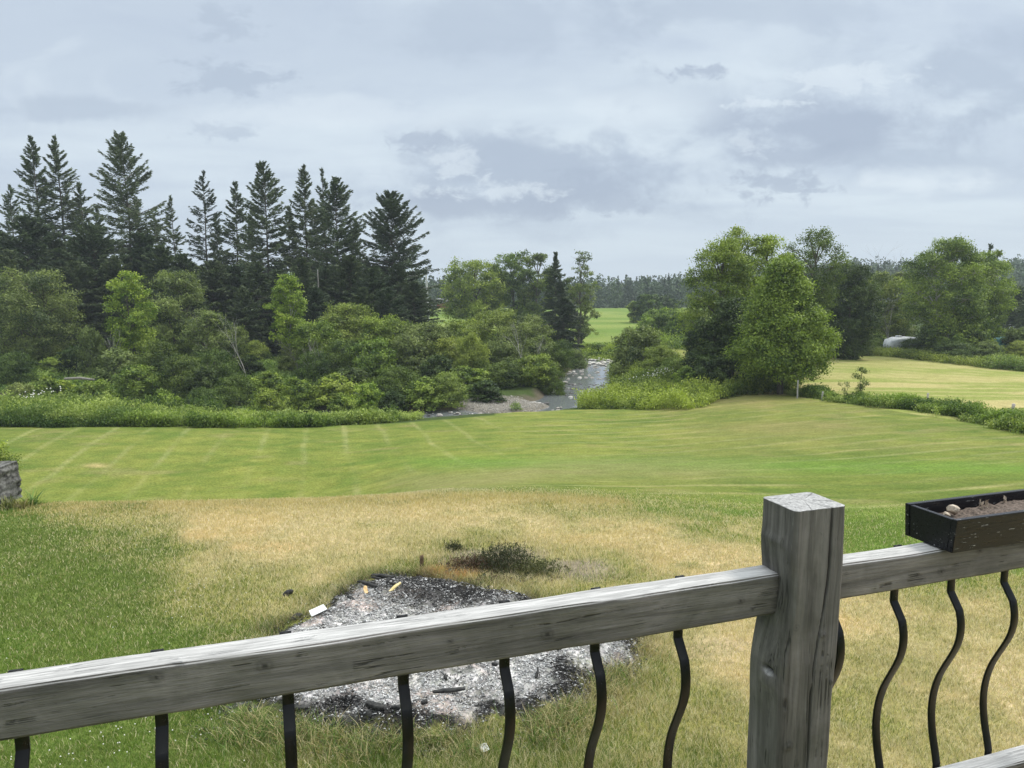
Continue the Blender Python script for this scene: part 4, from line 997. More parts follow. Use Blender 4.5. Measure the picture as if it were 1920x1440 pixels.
def plate(name, px, py, L, W_, T_, rot, m, label, cat):
    x, y, z = ground(px, py); o = board(name, [(-L, -W_, 0), (L, -W_ * .9, 0), (L * .9, W_, 0), (-L * .95, W_, 0), (-L, -W_, T_), (L, -W_ * .9, T_), (L * .9, W_, T_), (-L * .95, W_, T_)], m, None, .001)
    o.location = (x, y, z + .035 + float(1 - sstep(-.2, .15, poly_sd(np.array([x]), np.array([y]), PIT))[0]) * heap(x, y)); o.rotation_euler = rot; return tag(o, label, cat)
plate('white_board', 597, 1164, .085, .05, .008, (.25, -.25, .5), WHT, 'white square of board tilted at the left end of the ash', 'board')
plate('paper_scrap', 908, 1412, .03, .035, .003, (.3, -.1, .4), WHT, 'small crumpled white scrap in the grass before the ash', 'paper scrap')
plate('white_sliver', 480, 1326, .05, .008, .006, (.0, -.1, .3), WHT, 'thin white sliver at the left corner of the ash', 'wood scrap')
for i_, (a, b, s_, lb) in enumerate([(905, 1108, .028, 'left of two pale stones at the edge of the black cinders'), (921, 1108, .026, 'right of two pale stones at the edge of the black cinders'), (967, 1074, .025, 'small pale stone in the dark burnt weeds')]):
    me = rock_mesh(30 + i_, 2, .5, 1.2 if i_ < 2 else .7); me.materials.append(PALE); o = bpy.data.objects.new('stone', me); COL.objects.link(o)
    x, y, z = ground(a, b); o.location = (x, y, z + .03); o.scale = (s_, s_, s_); tag(o, lb, 'stone')
# dark burnt weeds on the bare patch
def weed_clump(px, py, rx, ry, h_, n_, pal, label, seed, name='weed_clump', leaf=.03):
    rg = np.random.default_rng(seed); x, y, z = ground(px, py); ns = max(8, n_ // 12); sx = rg.normal(size=ns) * rx * .5; sy = rg.normal(size=ns) * ry * .5
    zz_ = H(x + sx, y + sy) - z; hh_ = h_ * (.4 + .7 * rg.random(ns)) * np.exp(-(sx / rx) ** 2 - (sy / ry) ** 2 * .8)
    ln = rg.normal(size=(ns, 2)) * .25; P_ = []; 
    for j in range(12):
        t_ = rg.random(ns) ** .8; P_.append(np.stack([sx + ln[:, 0] * t_ * hh_ + rg.normal(size=ns) * leaf * .5, sy + ln[:, 1] * t_ * hh_ + rg.normal(size=ns) * leaf * .5, zz_ + t_ * hh_], -1))
    P_ = np.concatenate(P_); V_, f_ = leaf_quads(P_, leaf, .3, rg, np.array([[0, 0, .9]] * len(P_)), .8)
    a, b = [np.array(q) for q in pal]; c_ = lerp(a, b, rg.random(len(P_)))
    o = add_mesh(name, V_, f_, LEAF, None, np.repeat(c_, 4, 0)); o.location = (x, y, z); return tag(o, label, 'weeds')
DKW = ((.02, .025, .012), (.09, .10, .045))
weed_clump(945, 1062, .45, .3, .34, 5200, DKW, 'dark scorched weed clump on the bare soil patch', 61)
weed_clump(1000, 1076, .4, .22, .2, 2600, ((.03, .04, .015), (.15, .16, .07)), 'low grey green weeds right of the scorched clump', 62)
weed_clump(890, 1064, .4, .2, .18, 2600, ((.03, .02, .015), (.17, .12, .07)), 'brown scorched weeds left of the dark clump on bare soil', 63)
weed_clump(850, 1032, .12, .1, .16, 700, DKW, 'small dark weed tuft at the far left of the bare soil', 64)
weed_clump(930, 1092, .35, .1, .09, 1300, ((.03, .02, .015), (.2, .15, .08)), 'withered weeds at the near side of the bare soil', 65)
weed_clump(790, 1088, .16, .08, .08, 700, ((.03, .02, .015), (.12, .08, .05)), 'withered brown stems behind the cinders by the stake', 66)

# ================================================================== weathered timber block at the left brow
gm_ = simple_mat('weathered_log', (.025, .024, .022), (.22, .215, .20), 9, .9, .2, .8)
bx_, by_, bz_ = at(2, 12.2)
s = np.linspace(0, 1, 60); k = 64
bw = MB(); nx, ny, nz = 50, 12, 34
def grid_face(o_, a, b, na_, nb_, fn):
    u, v = np.meshgrid(np.linspace(0, 1, na_), np.linspace(0, 1, nb_), indexing='ij')
    P_ = o_ + u[..., None] * a + v[..., None] * b; P_ = fn(P_.reshape(-1, 3)); i = np.arange(na_ * nb_).reshape(na_, nb_)
    return P_, np.stack([i[:-1, :-1], i[1:, :-1], i[1:, 1:], i[:-1, 1:]], -1).reshape(-1, 4)
def rough(P_):
    n1 = fbm(P_[:, 0] * 5 + P_[:, 1] * 3, P_[:, 2] * 14, 4) - .5; n2 = fbm(P_[:, 2] * 5 + 4, P_[:, 1] * 9 + P_[:, 0] * 3, 4) - .5
    # slabby horizontal ledges
    l_ = np.floor((P_[:, 2] + P_[:, 0] * .35) * 7) * .37; Q = P_.copy()
    Q[:, 0] += n1 * .10 + (vn(l_, l_ * 0 + 2) - .5) * .06 * (P_[:, 0] > 0); Q[:, 1] += n2 * .10 + (vn(l_ + 9, l_ * 0) - .5) * .09; Q[:, 2] += n1 * .04
    return Q
a0 = np.array([-1.6, -.35, -.15]); a1 = np.array([0.31, -.35, -.15])
Hh = .66
for (o__, a, b, na_, nb_) in [(np.array([-1.6, -.35, -.2]), np.array([1.9, 0, 0]), np.array([0, .03, Hh]), 60, 34), (np.array([.3, -.35, -.2]), np.array([0, .6, 0]), np.array([.0, 0, Hh]), 20, 34),
                              (np.array([-1.6, -.32, Hh - .2]), np.array([1.9, 0, 0]), np.array([0, .57, .0]), 60, 20)]:
    bw.add(*grid_face(o__, a, b, na_, nb_, rough))
blk_ = bw.build('rock_ledge', gm_, None, False); blk_.location = (at(-24, 12.9)[0] - .05, 12.9, ztop(870, 12.9) - .46); tag(blk_, 'dark grey broken rock ledge cut off by the left edge of the photo', 'rock')
def tuft(px, depth, h_, n_, spread, label, seed, name='grass_tuft', pal=((.05, .11, .02), (.17, .26, .05)), w=.014):
    rg = np.random.default_rng(seed); x, y, z = at(px, depth); mb = MB()
    for i in range(n_):
        az = rg.random() * 6.283; L = h_ * (.5 + .7 * rg.random()); t_ = np.linspace(0, 1, 5); bend = spread * (.3 + rg.random())
        P_ = np.stack([math.cos(az) * bend * t_ ** 1.6 * L, math.sin(az) * bend * t_ ** 1.6 * L, t_ * L * (1 - .35 * bend * t_)], -1) + np.array([rg.normal() * .05, rg.normal() * .05, -.03])
        sd__ = np.array([-math.sin(az), math.cos(az), 0]) * w; W_ = (1 - t_ ** 2)[:, None] * .9 + .08
        V_ = np.stack([P_ - sd__ * W_, P_ + sd__ * W_], 1).reshape(-1, 3); i_ = np.arange(4)[:, None] * 2
        mb.add(V_, i_ + np.array([[0, 1, 3, 2]]), lerp(np.array(pal[0]), np.array(pal[1]), rg.random()))
    o = mb.build(name, GRASS); o.location = (x, y, z); return tag(o, label, 'grass tuft')
tuft(44, 12.75, .42, 40, .9, 'long bladed grass tuft at the right foot of the dark rock ledge', 71)
tuft(20, 12.45, .22, 60, .5, 'short pale grass tuft in front of the dark rock ledge', 72, pal=((.16, .15, .06), (.4, .34, .17)))
tuft(-5, 12.45, .25, 60, .5, 'short olive grass tuft in front of the ledge at the photo edge', 73, pal=((.10, .12, .04), (.3, .28, .12)))
o = broadleaf(1.0, .45, 'mound', 'mid', 74, .045, 3500, 0, .1, 8, .4, 4, .01, name='shrub'); o.location = (at(-16, 13.3)[0], 13.3, at(-16, 13.3)[2]); o.scale = (.7, .7, .75)
o.location.z = ztop(832, 13.3) - .75; tag(o, 'small dark leafy shrub behind the grey rock ledge', 'shrub')

# ================================================================== tall spruces on the left
def sp(px, top, depth, hw, seed, label, nb=150, dens=1.0, grp='tall spruces standing above the dark belt', **kw):
    px = 960 + (px - 960) * .99 / ray(px, top + 60)[1]; h = hgt(px, top, depth); o = spruce(h, pxr(hw, depth), seed, nb=nb, dens=dens, **kw)
    put(o, px, depth, seed * 1.3); o.rotation_euler = (math.sin(seed * 5.1) * .02, math.cos(seed * 3.7) * .015, seed * 1.3); return tag(o, label, 'spruce tree', grp)
sp(73, 252, 84, 52, 1, 'leftmost of the tall spruces, twin of the one close at its right', 150, shape=.8)
sp(113, 252, 86, 52, 2, 'second tall spruce from the left, its top level with its left neighbour', 150, shape=.8)
sp(155, 340, 85, 42, 3, 'shorter spruce tucked between the left pair and the broad tall spruce', 100)
sp(236, 249, 82, 74, 4, 'broadest and tallest spruce at left with bare gaps low in its crown', 170, .95, shape=.62)
sp(290, 400, 90, 34, 5, 'short sparse spruce at the right foot of the broadest spruce', 70)
sp(333, 366, 88, 30, 6, 'small thin spruce in the gap left of the sparse narrow one', 80, .8)
sp(385, 320, 86, 42, 7, 'narrow spruce with sparse flat tiers and sky between them', 95, .75, col=((.03, .05, .032), (.085, .115, .06)))
sp(438, 338, 87, 40, 8, 'dark rounded top spruce between the sparse narrow one and the taller group', 120, .9)
sp(499, 302, 83, 54, 9, 'tall full spruce, highest of the middle group', 170, 1.0, shape=.62)
sp(541, 385, 88, 34, 10, 'slender lower spruce squeezed between two tall spruces of the middle group', 100)
sp(572, 308, 85, 44, 11, 'tall spruce directly left of the forked looking pair', 140, .95)
sp(612, 315, 88, 30, 12, 'thin pointed spruce leader touching the left side of a fuller spruce', 90)
sp(632, 332, 82, 58, 13, 'full spruce at the right end of the middle group', 170, 1.05, shape=.62)
sp(737, 362, 80, 76, 14, 'solitary broad spruce standing apart at the right end of the row', 190, 1.05, shape=.62, col=((.028, .050, .028), (.12, .155, .075)))
for (px, top, d, hw, sd__, lb) in [(20, 345, 92, 40, 15, 'half hidden spruce behind the left side of the twin pair'), (185, 385, 92, 36, 16, 'low spruce top filling the gap left of the broadest spruce'), (262, 372, 93, 34, 17, 'spruce top showing behind the right side of the broadest spruce'), (470, 390, 92, 34, 18, 'spruce top behind the dark rounded top spruce'), (590, 372, 92, 36, 19, 'spruce top behind the forked looking pair'), (665, 410, 86, 36, 20, 'lower spruce between the middle group and the solitary one'), (408, 400, 92, 30, 21, 'thin spruce top right of the sparse narrow one')]:
    sp(px, top, d, hw, sd__, lb, 105, .95)
# dense dark belt below
BP = []
for k_ in range(6):
    o = spruce(12.0, [3.0, 3.6, 3.2, 3.9, 2.7, 3.4][k_], 40 + k_, nb=130, dens=1.5, shape=.6, low=.01, tuft=.5, up=.3, col=((.024, .048, .024), (.11, .155, .068)) if k_ % 2 else ((.03, .055, .024), (.13, .17, .068)))
    BP.append(o)
belt = [(-20, 418, 80), (48, 408, 76), (110, 452, 78), (172, 425, 76), (215, 480, 74), (262, 440, 79), (300, 462, 75), (345, 478, 78), (395, 490, 76), (440, 500, 78), (480, 492, 74), (525, 508, 77),
        (565, 485, 74), (610, 500, 78), (655, 480, 76), (700, 505, 74), (745, 495, 77), (775, 530, 76), (20, 470, 72), (85, 500, 71), (140, 490, 72), (330, 510, 71), (455, 540, 70), (590, 540, 70), (680, 540, 70), (730, 540, 71), (640, 520, 80), (360, 500, 84), (250, 500, 84), (520, 500, 86), (420, 495, 86), (5, 450, 90)]
ref = [('left edge of the photo', 0), ('twin tall spruces', 90), ('short spruce by the twins', 155), ('broadest tall spruce', 236), ('small thin spruce', 333), ('sparse narrow spruce', 385), ('tall middle spruce', 499), ('forked looking pair', 600), ('full middle spruce', 640), ('solitary broad spruce', 737)]
order = sorted(range(len(belt)), key=lambda i: belt[i][0])
words = ['first', 'second', 'third', 'fourth', 'fifth', 'sixth', 'seventh', 'eighth', 'ninth', 'tenth', 'eleventh', 'twelfth', 'thirteenth', 'fourteenth', 'fifteenth', 'sixteenth', 'seventeenth', 'eighteenth', 'nineteenth', 'twentieth', 'twenty first', 'twenty second', 'twenty third', 'twenty fourth', 'twenty fifth', 'twenty sixth', 'twenty seventh', 'twenty eighth', 'twenty ninth', 'thirtieth', 'thirty first', 'thirty second']
rank = {i: words[j] for j, i in enumerate(order)}
for i, (px, top, d) in enumerate(belt):
    px = 960 + (px - 960) * .99 / ray(px, top)[1]
    o = BP[i % 6] if i < 6 else copy_tree(BP[i % 6])
    h = hgt(px, top, d); put(o, px, d, i * 1.7, (h / 12 * (.95 + .1 * (i % 3)), h / 12 * .98, h / 12))
    near_ = min(ref, key=lambda q: abs(q[1] - px))[0]
    tag(o, f'{rank[i]} dark low spruce from the left, near the {near_}', 'spruce tree', 'dark spruces of the low belt')

# ================================================================== broadleaf trees
def bl(px, top, depth, hw, kind, pal, seed, label, name='broadleaf_tree', cat='tree', grp=None, rz=0.0, nleaf=20000, **kw):
    px = 960 + (px - 960) * .99 / ray(px, top * .6 + 280)[1]; h = hgt(px, top, depth); o = broadleaf(h, pxr(hw, depth), kind, pal, seed, nleaf=nleaf, name=name, **kw)
    put(o, px, depth, rz); return tag(o, label, cat, grp)
bl(58, 506, 64, 78, 'round', 'grey', 101, 'big rounded green willow at the left edge below the dark spruces', nleaf=34000, cb=.05, nl=22, lobe=.33, stems=3)
bl(244, 512, 60, 48, 'column', 'bright', 102, 'bright green young maple with a visible pale trunk below the broadest spruce', nleaf=17000, cb=.22, nl=15, lobe=.42, airy=.12, trunk_r=.07)
bl(333, 513, 66, 62, 'round', 'grey', 103, 'round topped grey green tree right behind the bright young maple', nleaf=30000, cb=.08, nl=20, lobe=.33, stems=2)
bl(392, 588, 58, 52, 'round', 'grey', 104, 'loose grey green small tree in front of the round topped tree', nleaf=15000, cb=.08, nl=14, airy=.15, stems=3)
bl(538, 516, 62, 36, 'column', 'bright', 105, 'slim bright green ash on a thin pale trunk in front of the spruces', nleaf=13000, cb=.26, nl=13, lobe=.5, airy=.1, trunk_r=.06, bark=BIRCH)
bl(645, 572, 66, 58, 'round', 'olive', 106, 'olive green spreading tree below the forked looking spruce pair', nleaf=19000, cb=.12, nl=16, stems=3)
bl(600, 606, 60, 48, 'round', 'mid', 107, 'leaning multi stemmed green tree just right of the slim bright ash', nleaf=16000, cb=.2, nl=14, stems=3, bark=BIRCH, lean=-.06)
bl(722, 596, 64, 52, 'round', 'mid', 108, 'rounded green tree under the solitary broad spruce', nleaf=16000, cb=.08, nl=14, stems=3)
bl(800, 606, 62, 58, 'round', 'grey', 109, 'grey green willow bush right of the solitary spruce foot', nleaf=19000, cb=.03, nl=16, stems=4)
bl(888, 488, 118, 66, 'round', 'mid', 110, 'broad green maple in the centre distance, leftmost of the far group', nleaf=26000, cb=.16, nl=18, leaf=.24, trunk_r=.3)
bl(965, 473, 120, 48, 'round', 'mid', 111, 'lobed green tree second in the far centre group', nleaf=18000, cb=.12, nl=13, leaf=.24, airy=.1, lobe=.42, trunk_r=.22)
bl(1008, 474, 116, 41, 'round', 'deep', 112, 'darker green tree left of the pointed fir in the far centre group', nleaf=16000, cb=.12, nl=12, leaf=.22, airy=.1, trunk_r=.2)
bl(1088, 474, 96, 32, 'column', 'grey', 113, 'airy light branched tree right of the pointed fir, sky showing through', nleaf=8000, cb=.12, nl=15, leaf=.17, airy=.38, lobe=.42, trunk_r=.14, clump=34)
bl(1090, 530, 98, 36, 'round', 'grey', 114, 'loose lower tree under the airy light branched one', nleaf=8000, cb=.05, nl=12, leaf=.19, airy=.2, stems=2)
h_ = hgt(1041, 473, 92); o = spruce(h_, pxr(25, 92), 115, nb=150, dens=1.2, shape=.95, low=.1, tuft=.38, up=.2, col=((.03, .055, .027), (.12, .16, .07))); put(o, 1041, 92); tag(o, 'narrow pointed dark fir in the centre distance', 'fir tree')
o = spruce(hgt(1055, 560, 80), pxr(34, 80), 116, nb=110, dens=1.2, shape=.6, tuft=.4, up=.1, col=((.02, .036, .018), (.065, .09, .045))); put(o, 1055, 80); tag(o, 'lower ragged fir leaning over the bushes below the pointed fir', 'fir tree')
bl(930, 582, 68, 54, 'round', 'olive', 117, 'olive tall bush in front of the far centre trees', nleaf=16000, cb=.03, nl=15, stems=4, name='shrub', cat='shrub')
bl(985, 592, 66, 52, 'round', 'grey', 118, 'grey green tall bush with pale stems left of the brook', nleaf=16000, cb=.04, nl=15, stems=5, bark=BIRCH, name='shrub', cat='shrub')
bl(866, 600, 74, 44, 'round', 'mid', 119, 'green bush below the broad maple of the far group', nleaf=12000, cb=.03, nl=12, stems=3, name='shrub', cat='shrub')
# right hand cluster
bl(1350, 446, 56, 72, 'column', 'mid', 120, 'tall airy aspen at the left side of the right hand cluster, sky through its top', nleaf=40000, cb=.12, nl=26, airy=.14, lobe=.36, trunk_r=.13, clump=45, leaf=.12)
bl(1376, 426, 58, 52, 'column', 'mid', 121, 'tallest tree top of the right hand cluster with a dark tuft at its tip', nleaf=24000, cb=.2, nl=18, airy=.15, lobe=.38, trunk_r=.13, clump=45)
bl(1436, 444, 58, 60, 'column', 'mid', 122, 'tall green tree directly behind the rounded bright ash', nleaf=34000, cb=.1, nl=20, airy=.06, trunk_r=.12)
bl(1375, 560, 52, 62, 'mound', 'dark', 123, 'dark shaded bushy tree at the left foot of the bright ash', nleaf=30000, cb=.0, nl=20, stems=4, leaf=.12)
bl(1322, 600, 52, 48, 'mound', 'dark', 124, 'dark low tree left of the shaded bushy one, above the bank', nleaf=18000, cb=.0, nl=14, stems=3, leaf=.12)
bl(1468, 490, 46.5, 98, 'cone', 'ash', 125, 'large rounded bright green ash tree with short dark trunk beside the hay field', nleaf=85000, cb=.14, nl=34, lobe=.27, trunk_r=.16, leaf=.115, lean=.0)
bl(1526, 431, 66, 66, 'vase', 'deep', 126, 'wide dark topped airy tree behind the bright ash with sky between branches', nleaf=24000, cb=.38, nl=22, airy=.22, lobe=.32, trunk_r=.14, clump=40, leaf=.12)
bl(1590, 497, 74, 58, 'round', 'dark', 127, 'dense very dark round tree at the far left of the hay field', nleaf=46000, cb=.03, nl=22, lobe=.36, leaf=.15)
bl(1650, 512, 88, 58, 'round', 'olive', 128, 'pale olive tree right behind the very dark round one', nleaf=26000, cb=.04, nl=16, leaf=.18, airy=.1, stems=2)
bl(1692, 512, 90, 40, 'column', 'grey', 129, 'thin grey green birch with pale trunk left of the big birch clump', nleaf=10000, cb=.18, nl=14, leaf=.18, airy=.3, bark=BIRCH, stems=2)
bl(1775, 450, 78, 76, 'column', 'mid', 130, 'tall windblown birch, left and largest of the clump at the far side of the field', nleaf=56000, cb=.1, nl=28, lobe=.34, leaf=.15, bark=BIRCH, stems=2)
bl(1838, 474, 80, 58, 'column', 'mid', 131, 'second windblown birch right of the largest one', nleaf=40000, cb=.1, nl=20, leaf=.15, bark=BIRCH, stems=2)
bl(1868, 466, 84, 24, 'column', 'mid', 132, 'slender loose topped birch at the right side of the clump', nleaf=8000, cb=.15, nl=12, leaf=.17, airy=.2, bark=BIRCH)
o = spruce(hgt(1836, 457, 90), pxr(17, 90), 133, nb=70, dens=1.3); put(o, 1836, 90); tag(o, 'small dark fir tip poking above the birch clump', 'fir tree')
o = spruce(hgt(1895, 540, 100), pxr(36, 100), 134, nb=90, dens=1.5, shape=.5, tuft=.5); put(o, 1895, 100); tag(o, 'broad dark spruce at the right edge behind the birch clump', 'spruce tree')
o = spruce(hgt(1925, 560, 96), pxr(36, 96), 135, nb=90, dens=1.5, shape=.5, tuft=.5); put(o, 1925, 96); tag(o, 'dark spruce cut off by the right edge of the photo', 'spruce tree')
bl(1880, 596, 84, 30, 'mound', 'mid', 136, 'green bush below the small white house', nleaf=8000, cb=0, nl=10, leaf=.17, name='shrub', cat='shrub', airy=.2).location.z -= 1.4
bl(1915, 615, 78, 34, 'mound', 'grey', 137, 'grey green bush at the right edge above the hay field', nleaf=9000, cb=0, nl=10, leaf=.16, name='shrub', cat='shrub')
# bare and dead trees
put(bare_tree(hgt(1470, 412, 60), .3, 141, depthmax=3), 1470, 60, 0, (1, 1, .78)); b_ = [o for o in COL.objects if o.name.startswith('bare_tree')][-1]; tag(b_, 'dead bare branches rising above the right hand cluster', 'dead tree')
o = put(bare_tree(hgt(1645, 478, 90), .5, 142, r0=.08, depthmax=4), 1645, 90, 0, (1, 1, .8)); tag(o, 'bare twiggy crown of a dead tree above the pale olive tree', 'dead tree')
o = put(bare_tree(hgt(1715, 508, 95), .45, 143, r0=.07, depthmax=3), 1712, 95, 0, (1, 1, .8)); tag(o, 'small bare twiggy tree top left of the birch clump', 'dead tree')
o = put(bare_tree(hgt(505, 620, 60), 1.0, 144, name='bare_tree', r0=.04), 560, 60, 0, (1, 1, .8)); tag(o, 'thin leafless brush under the slim bright ash', 'dead tree')
for (px, top, d, sc, lb) in [(985, 612, 61, 1, 'cluster of thin bare pale stems in the bushes left of the brook'), (1000, 640, 58, 1, 'short bare pale stems beside the cluster left of the brook'), (590, 645, 55, 1, 'slanting bare stems below the leaning multi stemmed tree'),
        (462, 600, 58, 1, 'thin dead stem standing left of the slim bright ash'), (395, 600, 57, 1, 'dead slanting branch at the edge of the loose grey green tree'), (215, 630, 58, 1, 'thin pale stems left of the young maple trunk'), (1660, 560, 83, 1, 'pale bare stems in the field hedge left of the trailer'), (1745, 580, 77, 1, 'pale bare stems at the left of the largest birch')]:
    o = put(bare_tree(hgt(px, top, d), .35, px, name='dead_shrub', r0=.035, depthmax=3, mt=BIRCH), px, d); tag(o, lb, 'dead stems')
# beyond: small trees on the meadow
for (px, top, d, hw, kind, pal, lb) in [(1214, 553, 150, 30, 'round', 'deep', 'round dark tree on the far meadow edge'), (1245, 556, 165, 26, 'round', 'dark', 'darker tree right of the round one on the far meadow edge'),
        (1190, 566, 152, 14, 'round', 'mid', 'low green tree at the left foot of the round dark tree on the meadow'), (1275, 580, 130, 40, 'mound', 'mid', 'wide bush line end below the far forest'),
        (1235, 580, 105, 42, 'round', 'mid', 'mid green tree behind the willow by the brook'), (1285, 600, 95, 40, 'round', 'deep', 'green tree between the brook willow and the right hand cluster'),
        (1320, 560, 100, 40, 'column', 'olive', 'pale thicket tree at the left edge of the right hand cluster')]:
    bl(px, top, d, hw, kind, pal, px, lb, nleaf=9000, cb=.03, nl=12, leaf=.0021 * d, twigs=False)

# ================================================================== shrubs: prototypes then copies
SP = {}
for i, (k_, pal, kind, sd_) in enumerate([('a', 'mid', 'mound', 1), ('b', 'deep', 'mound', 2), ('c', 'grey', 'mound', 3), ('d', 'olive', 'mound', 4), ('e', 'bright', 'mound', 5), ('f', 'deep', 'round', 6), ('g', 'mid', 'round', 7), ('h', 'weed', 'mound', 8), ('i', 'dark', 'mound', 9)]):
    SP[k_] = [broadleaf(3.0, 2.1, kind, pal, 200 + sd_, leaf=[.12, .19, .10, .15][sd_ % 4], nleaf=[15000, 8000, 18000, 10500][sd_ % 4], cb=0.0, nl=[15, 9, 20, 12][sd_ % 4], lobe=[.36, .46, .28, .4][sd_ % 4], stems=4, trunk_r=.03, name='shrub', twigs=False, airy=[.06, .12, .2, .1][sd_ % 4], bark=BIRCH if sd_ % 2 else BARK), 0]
def shrub(k_, px, top, depth, hw, label, grp=None, rz=None, cat='shrub'):
    P_ = SP[k_]; o = P_[0] if P_[1] == 0 else copy_tree(P_[0]); P_[1] += 1
    h = max(.5, hgt(px, top, depth)); r_ = pxr(hw, depth)
    put(o, px, depth, (px * .37) % 6.28 if rz is None else rz, (r_ / 2.1, r_ / 2.1 * .95, h / 3.0)); return tag(o, label, cat, grp)
G1 = 'leafy alder bushes along the far bank'
L_ = [('b', 30, 662, 56, 48, 'dark leafy bush at the left edge below the big rounded willow'), ('a', 110, 668, 62, 40, 'dark green bush at the right foot of the big rounded willow'),
      ('c', 175, 615, 60, 34, 'grey green bush left of the young maple trunk'), ('c', 225, 655, 56, 52, 'grey green bush in front of the young maple trunk'), ('b', 300, 640, 55, 55, 'dark green bush below the round topped tree'),
      ('g', 262, 690, 52, 50, 'dark rounded bush midway along the left bank'), ('b', 345, 668, 52, 52, 'darkest bush below the loose grey green small tree'), ('f', 405, 660, 54, 48, 'dark tall bush right of the darkest bush'),
      ('c', 440, 612, 62, 38, 'grey bush behind the bright grass gap'), ('d', 480, 640, 68, 30, 'olive bush behind the bright grass gap, at the spruce foot'),
      ('a', 100, 712, 48, 52, 'green bush at left above the tall pale weeds'), ('g', 175, 718, 46.5, 48, 'green bush just above the long weed strip at left'), ('c', 40, 720, 48, 42, 'grey green bush above the weeds near the left edge'),
      ('b', 440, 705, 49, 48, 'low dark alder left of the waterside row'), ('a', 510, 700, 50, 44, 'low green alder in the waterside row below the slim ash'), ('a', 560, 712, 48.5, 42, 'leafy alder fifth from the right in the waterside row'),
      ('e', 690, 720, 47.8, 36, 'lighter leafy alder in the middle of the waterside row'), ('a', 620, 705, 49, 48, 'wide leafy alder in the waterside row below the olive tree'), ('b', 745, 690, 50, 50, 'dark leafy alder of the waterside row under the solitary spruce'),
      ('a', 790, 712, 48.5, 44, 'bulging leafy alder overhanging the dark water'), ('d', 838, 700, 49, 42, 'yellowish alder overhanging the left end of the gravel bar'), ('g', 700, 640, 57, 52, 'rounded green bush of the second row below the rounded tree'),
      ('f', 640, 640, 58, 44, 'dark green bush below the olive spreading tree'), ('c', 770, 632, 60, 48, 'grey green bush of the second row right of the rounded one'), ('d', 840, 636, 60, 42, 'olive bush of the second row in the centre left'),
      ('d', 885, 628, 58, 34, 'lighter yellow green bush standing out in the centre'), ('a', 880, 690, 54, 50, 'leafy alder behind the gravel bar, left'), ('b', 945, 680, 55.5, 52, 'leafy alder behind the middle of the gravel bar'),
      ('g', 1005, 668, 56, 46, 'big leafy alder at the brook bend left bank'), ('b', 1035, 690, 55.5, 30, 'dark alder touching the water at the brook bend'), ('c', 940, 640, 62, 44, 'grey green bush behind the gravel bar alders'),
      ('c', 1000, 628, 64, 46, 'grey bush with bare stems left of the brook'), ('f', 1048, 640, 66, 34, 'dark bush at the left bank upstream'), ('c', 1075, 655, 72, 28, 'small grey bush at the left bank farther upstream'),
      ('a', 1105, 645, 88, 34, 'low green bush at the head of the visible brook'), ('g', 1130, 652, 86, 22, 'small bush closing the brook at its far end'), ('e', 1150, 648, 88, 26, 'bright low bush at the right of the brook head'),
      ('c', 560, 650, 62, 36, 'scrubby bush below the leaning multi stemmed tree'), ('b', 590, 660, 55, 40, 'dark bush at the foot of the leaning multi stemmed tree'), ('d', 90, 640, 68, 30, 'olive bush between the willow and the dark spruces'),
      ('a', 640, 742, 45.8, 34, 'low leafy bush at the water right of the weed strip'), ('g', 500, 735, 46, 40, 'low rounded bush behind the right end of the weed strip'), ('b', 380, 730, 46, 42, 'low dark bush behind the middle of the weed strip'), ('a', 300, 735, 46, 36, 'low green bush behind the weed strip')]
L_ += [('i', 150, 650, 61, 36, 'dark leaved bush added for the shaded gap right of the big rounded willow'), ('i', 470, 668, 60, 30, 'dark leaved bush added for the shade below the bright grass gap'), ('i', 660, 690, 54, 40, 'dark leaved bush added for the shaded hollow behind the waterside row, centre left'), ('i', 820, 668, 56, 36, 'dark leaved bush added for the shaded gap behind the yellowish alder'), ('i', 380, 690, 51, 34, 'dark leaved bush added for shade below the loose grey green small tree'), ('i', 910, 715, 51, 34, 'low dark leaved bush added for shade at the back of the gravel bar'), ('i', 735, 735, 47, 30, 'low dark leaved bush added for shade at the water, right of the weed strip end')]  # insets added for the dark gaps; their shade is put into the leaf colour
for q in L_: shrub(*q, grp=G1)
G2 = 'bushes on the right bank and round the cluster'
for q in [('c', 1196, 614, 64, 54, 'rounded grey green willow bush on the right bank of the brook'), ('d', 1240, 650, 60, 40, 'olive bush right of the rounded willow by the brook'), ('h', 1265, 672, 56, 34, 'yellow green bush between willow and dark trees'),
          ('a', 1290, 690, 50, 30, 'green bush above the bank weeds'), ('i', 1330, 668, 50, 40, 'dark bush at the foot of the shaded trees'), ('i', 1415, 668, 50, 40, 'dark bush immediately left of the ash trunk'),
          ('c', 1165, 660, 66, 26, 'small grey bush at the left foot of the rounded willow')]: shrub(*q, grp=G2)
G3 = 'bushes along the far side of the hay field'
for q in [('c', 1600, 618, 80, 36, 'grey green bush under the very dark round tree'), ('b', 1560, 640, 76, 26, 'dark bush left end of the field hedge'), ('a', 1645, 628, 84, 26, 'green bush left of the white tarped trailer'),
          ('b', 1735, 630, 78, 34, 'dark bush hiding the right part of the white tarped trailer'), ('b', 1702, 637, 79, 24, 'little dark bush in front of the white tarped trailer'), ('g', 1770, 606, 76, 40, 'tall green bush below the largest birch'),
          ('a', 1818, 612, 75, 42, 'wide green bush below the second birch'), ('b', 1785, 640, 72.5, 46, 'low dark bush at the field edge below the birches'), ('c', 1850, 640, 72, 28, 'grey bush right end of the birch bushes'), ('d', 1905, 640, 74, 28, 'olive bush at the right edge of the field hedge'), ('c', 1680, 600, 92, 34, 'grey bush behind the white tarped trailer'),
          ('d', 1630, 596, 92, 34, 'olive bush behind the field hedge at left')]: shrub(*q, grp=G3)
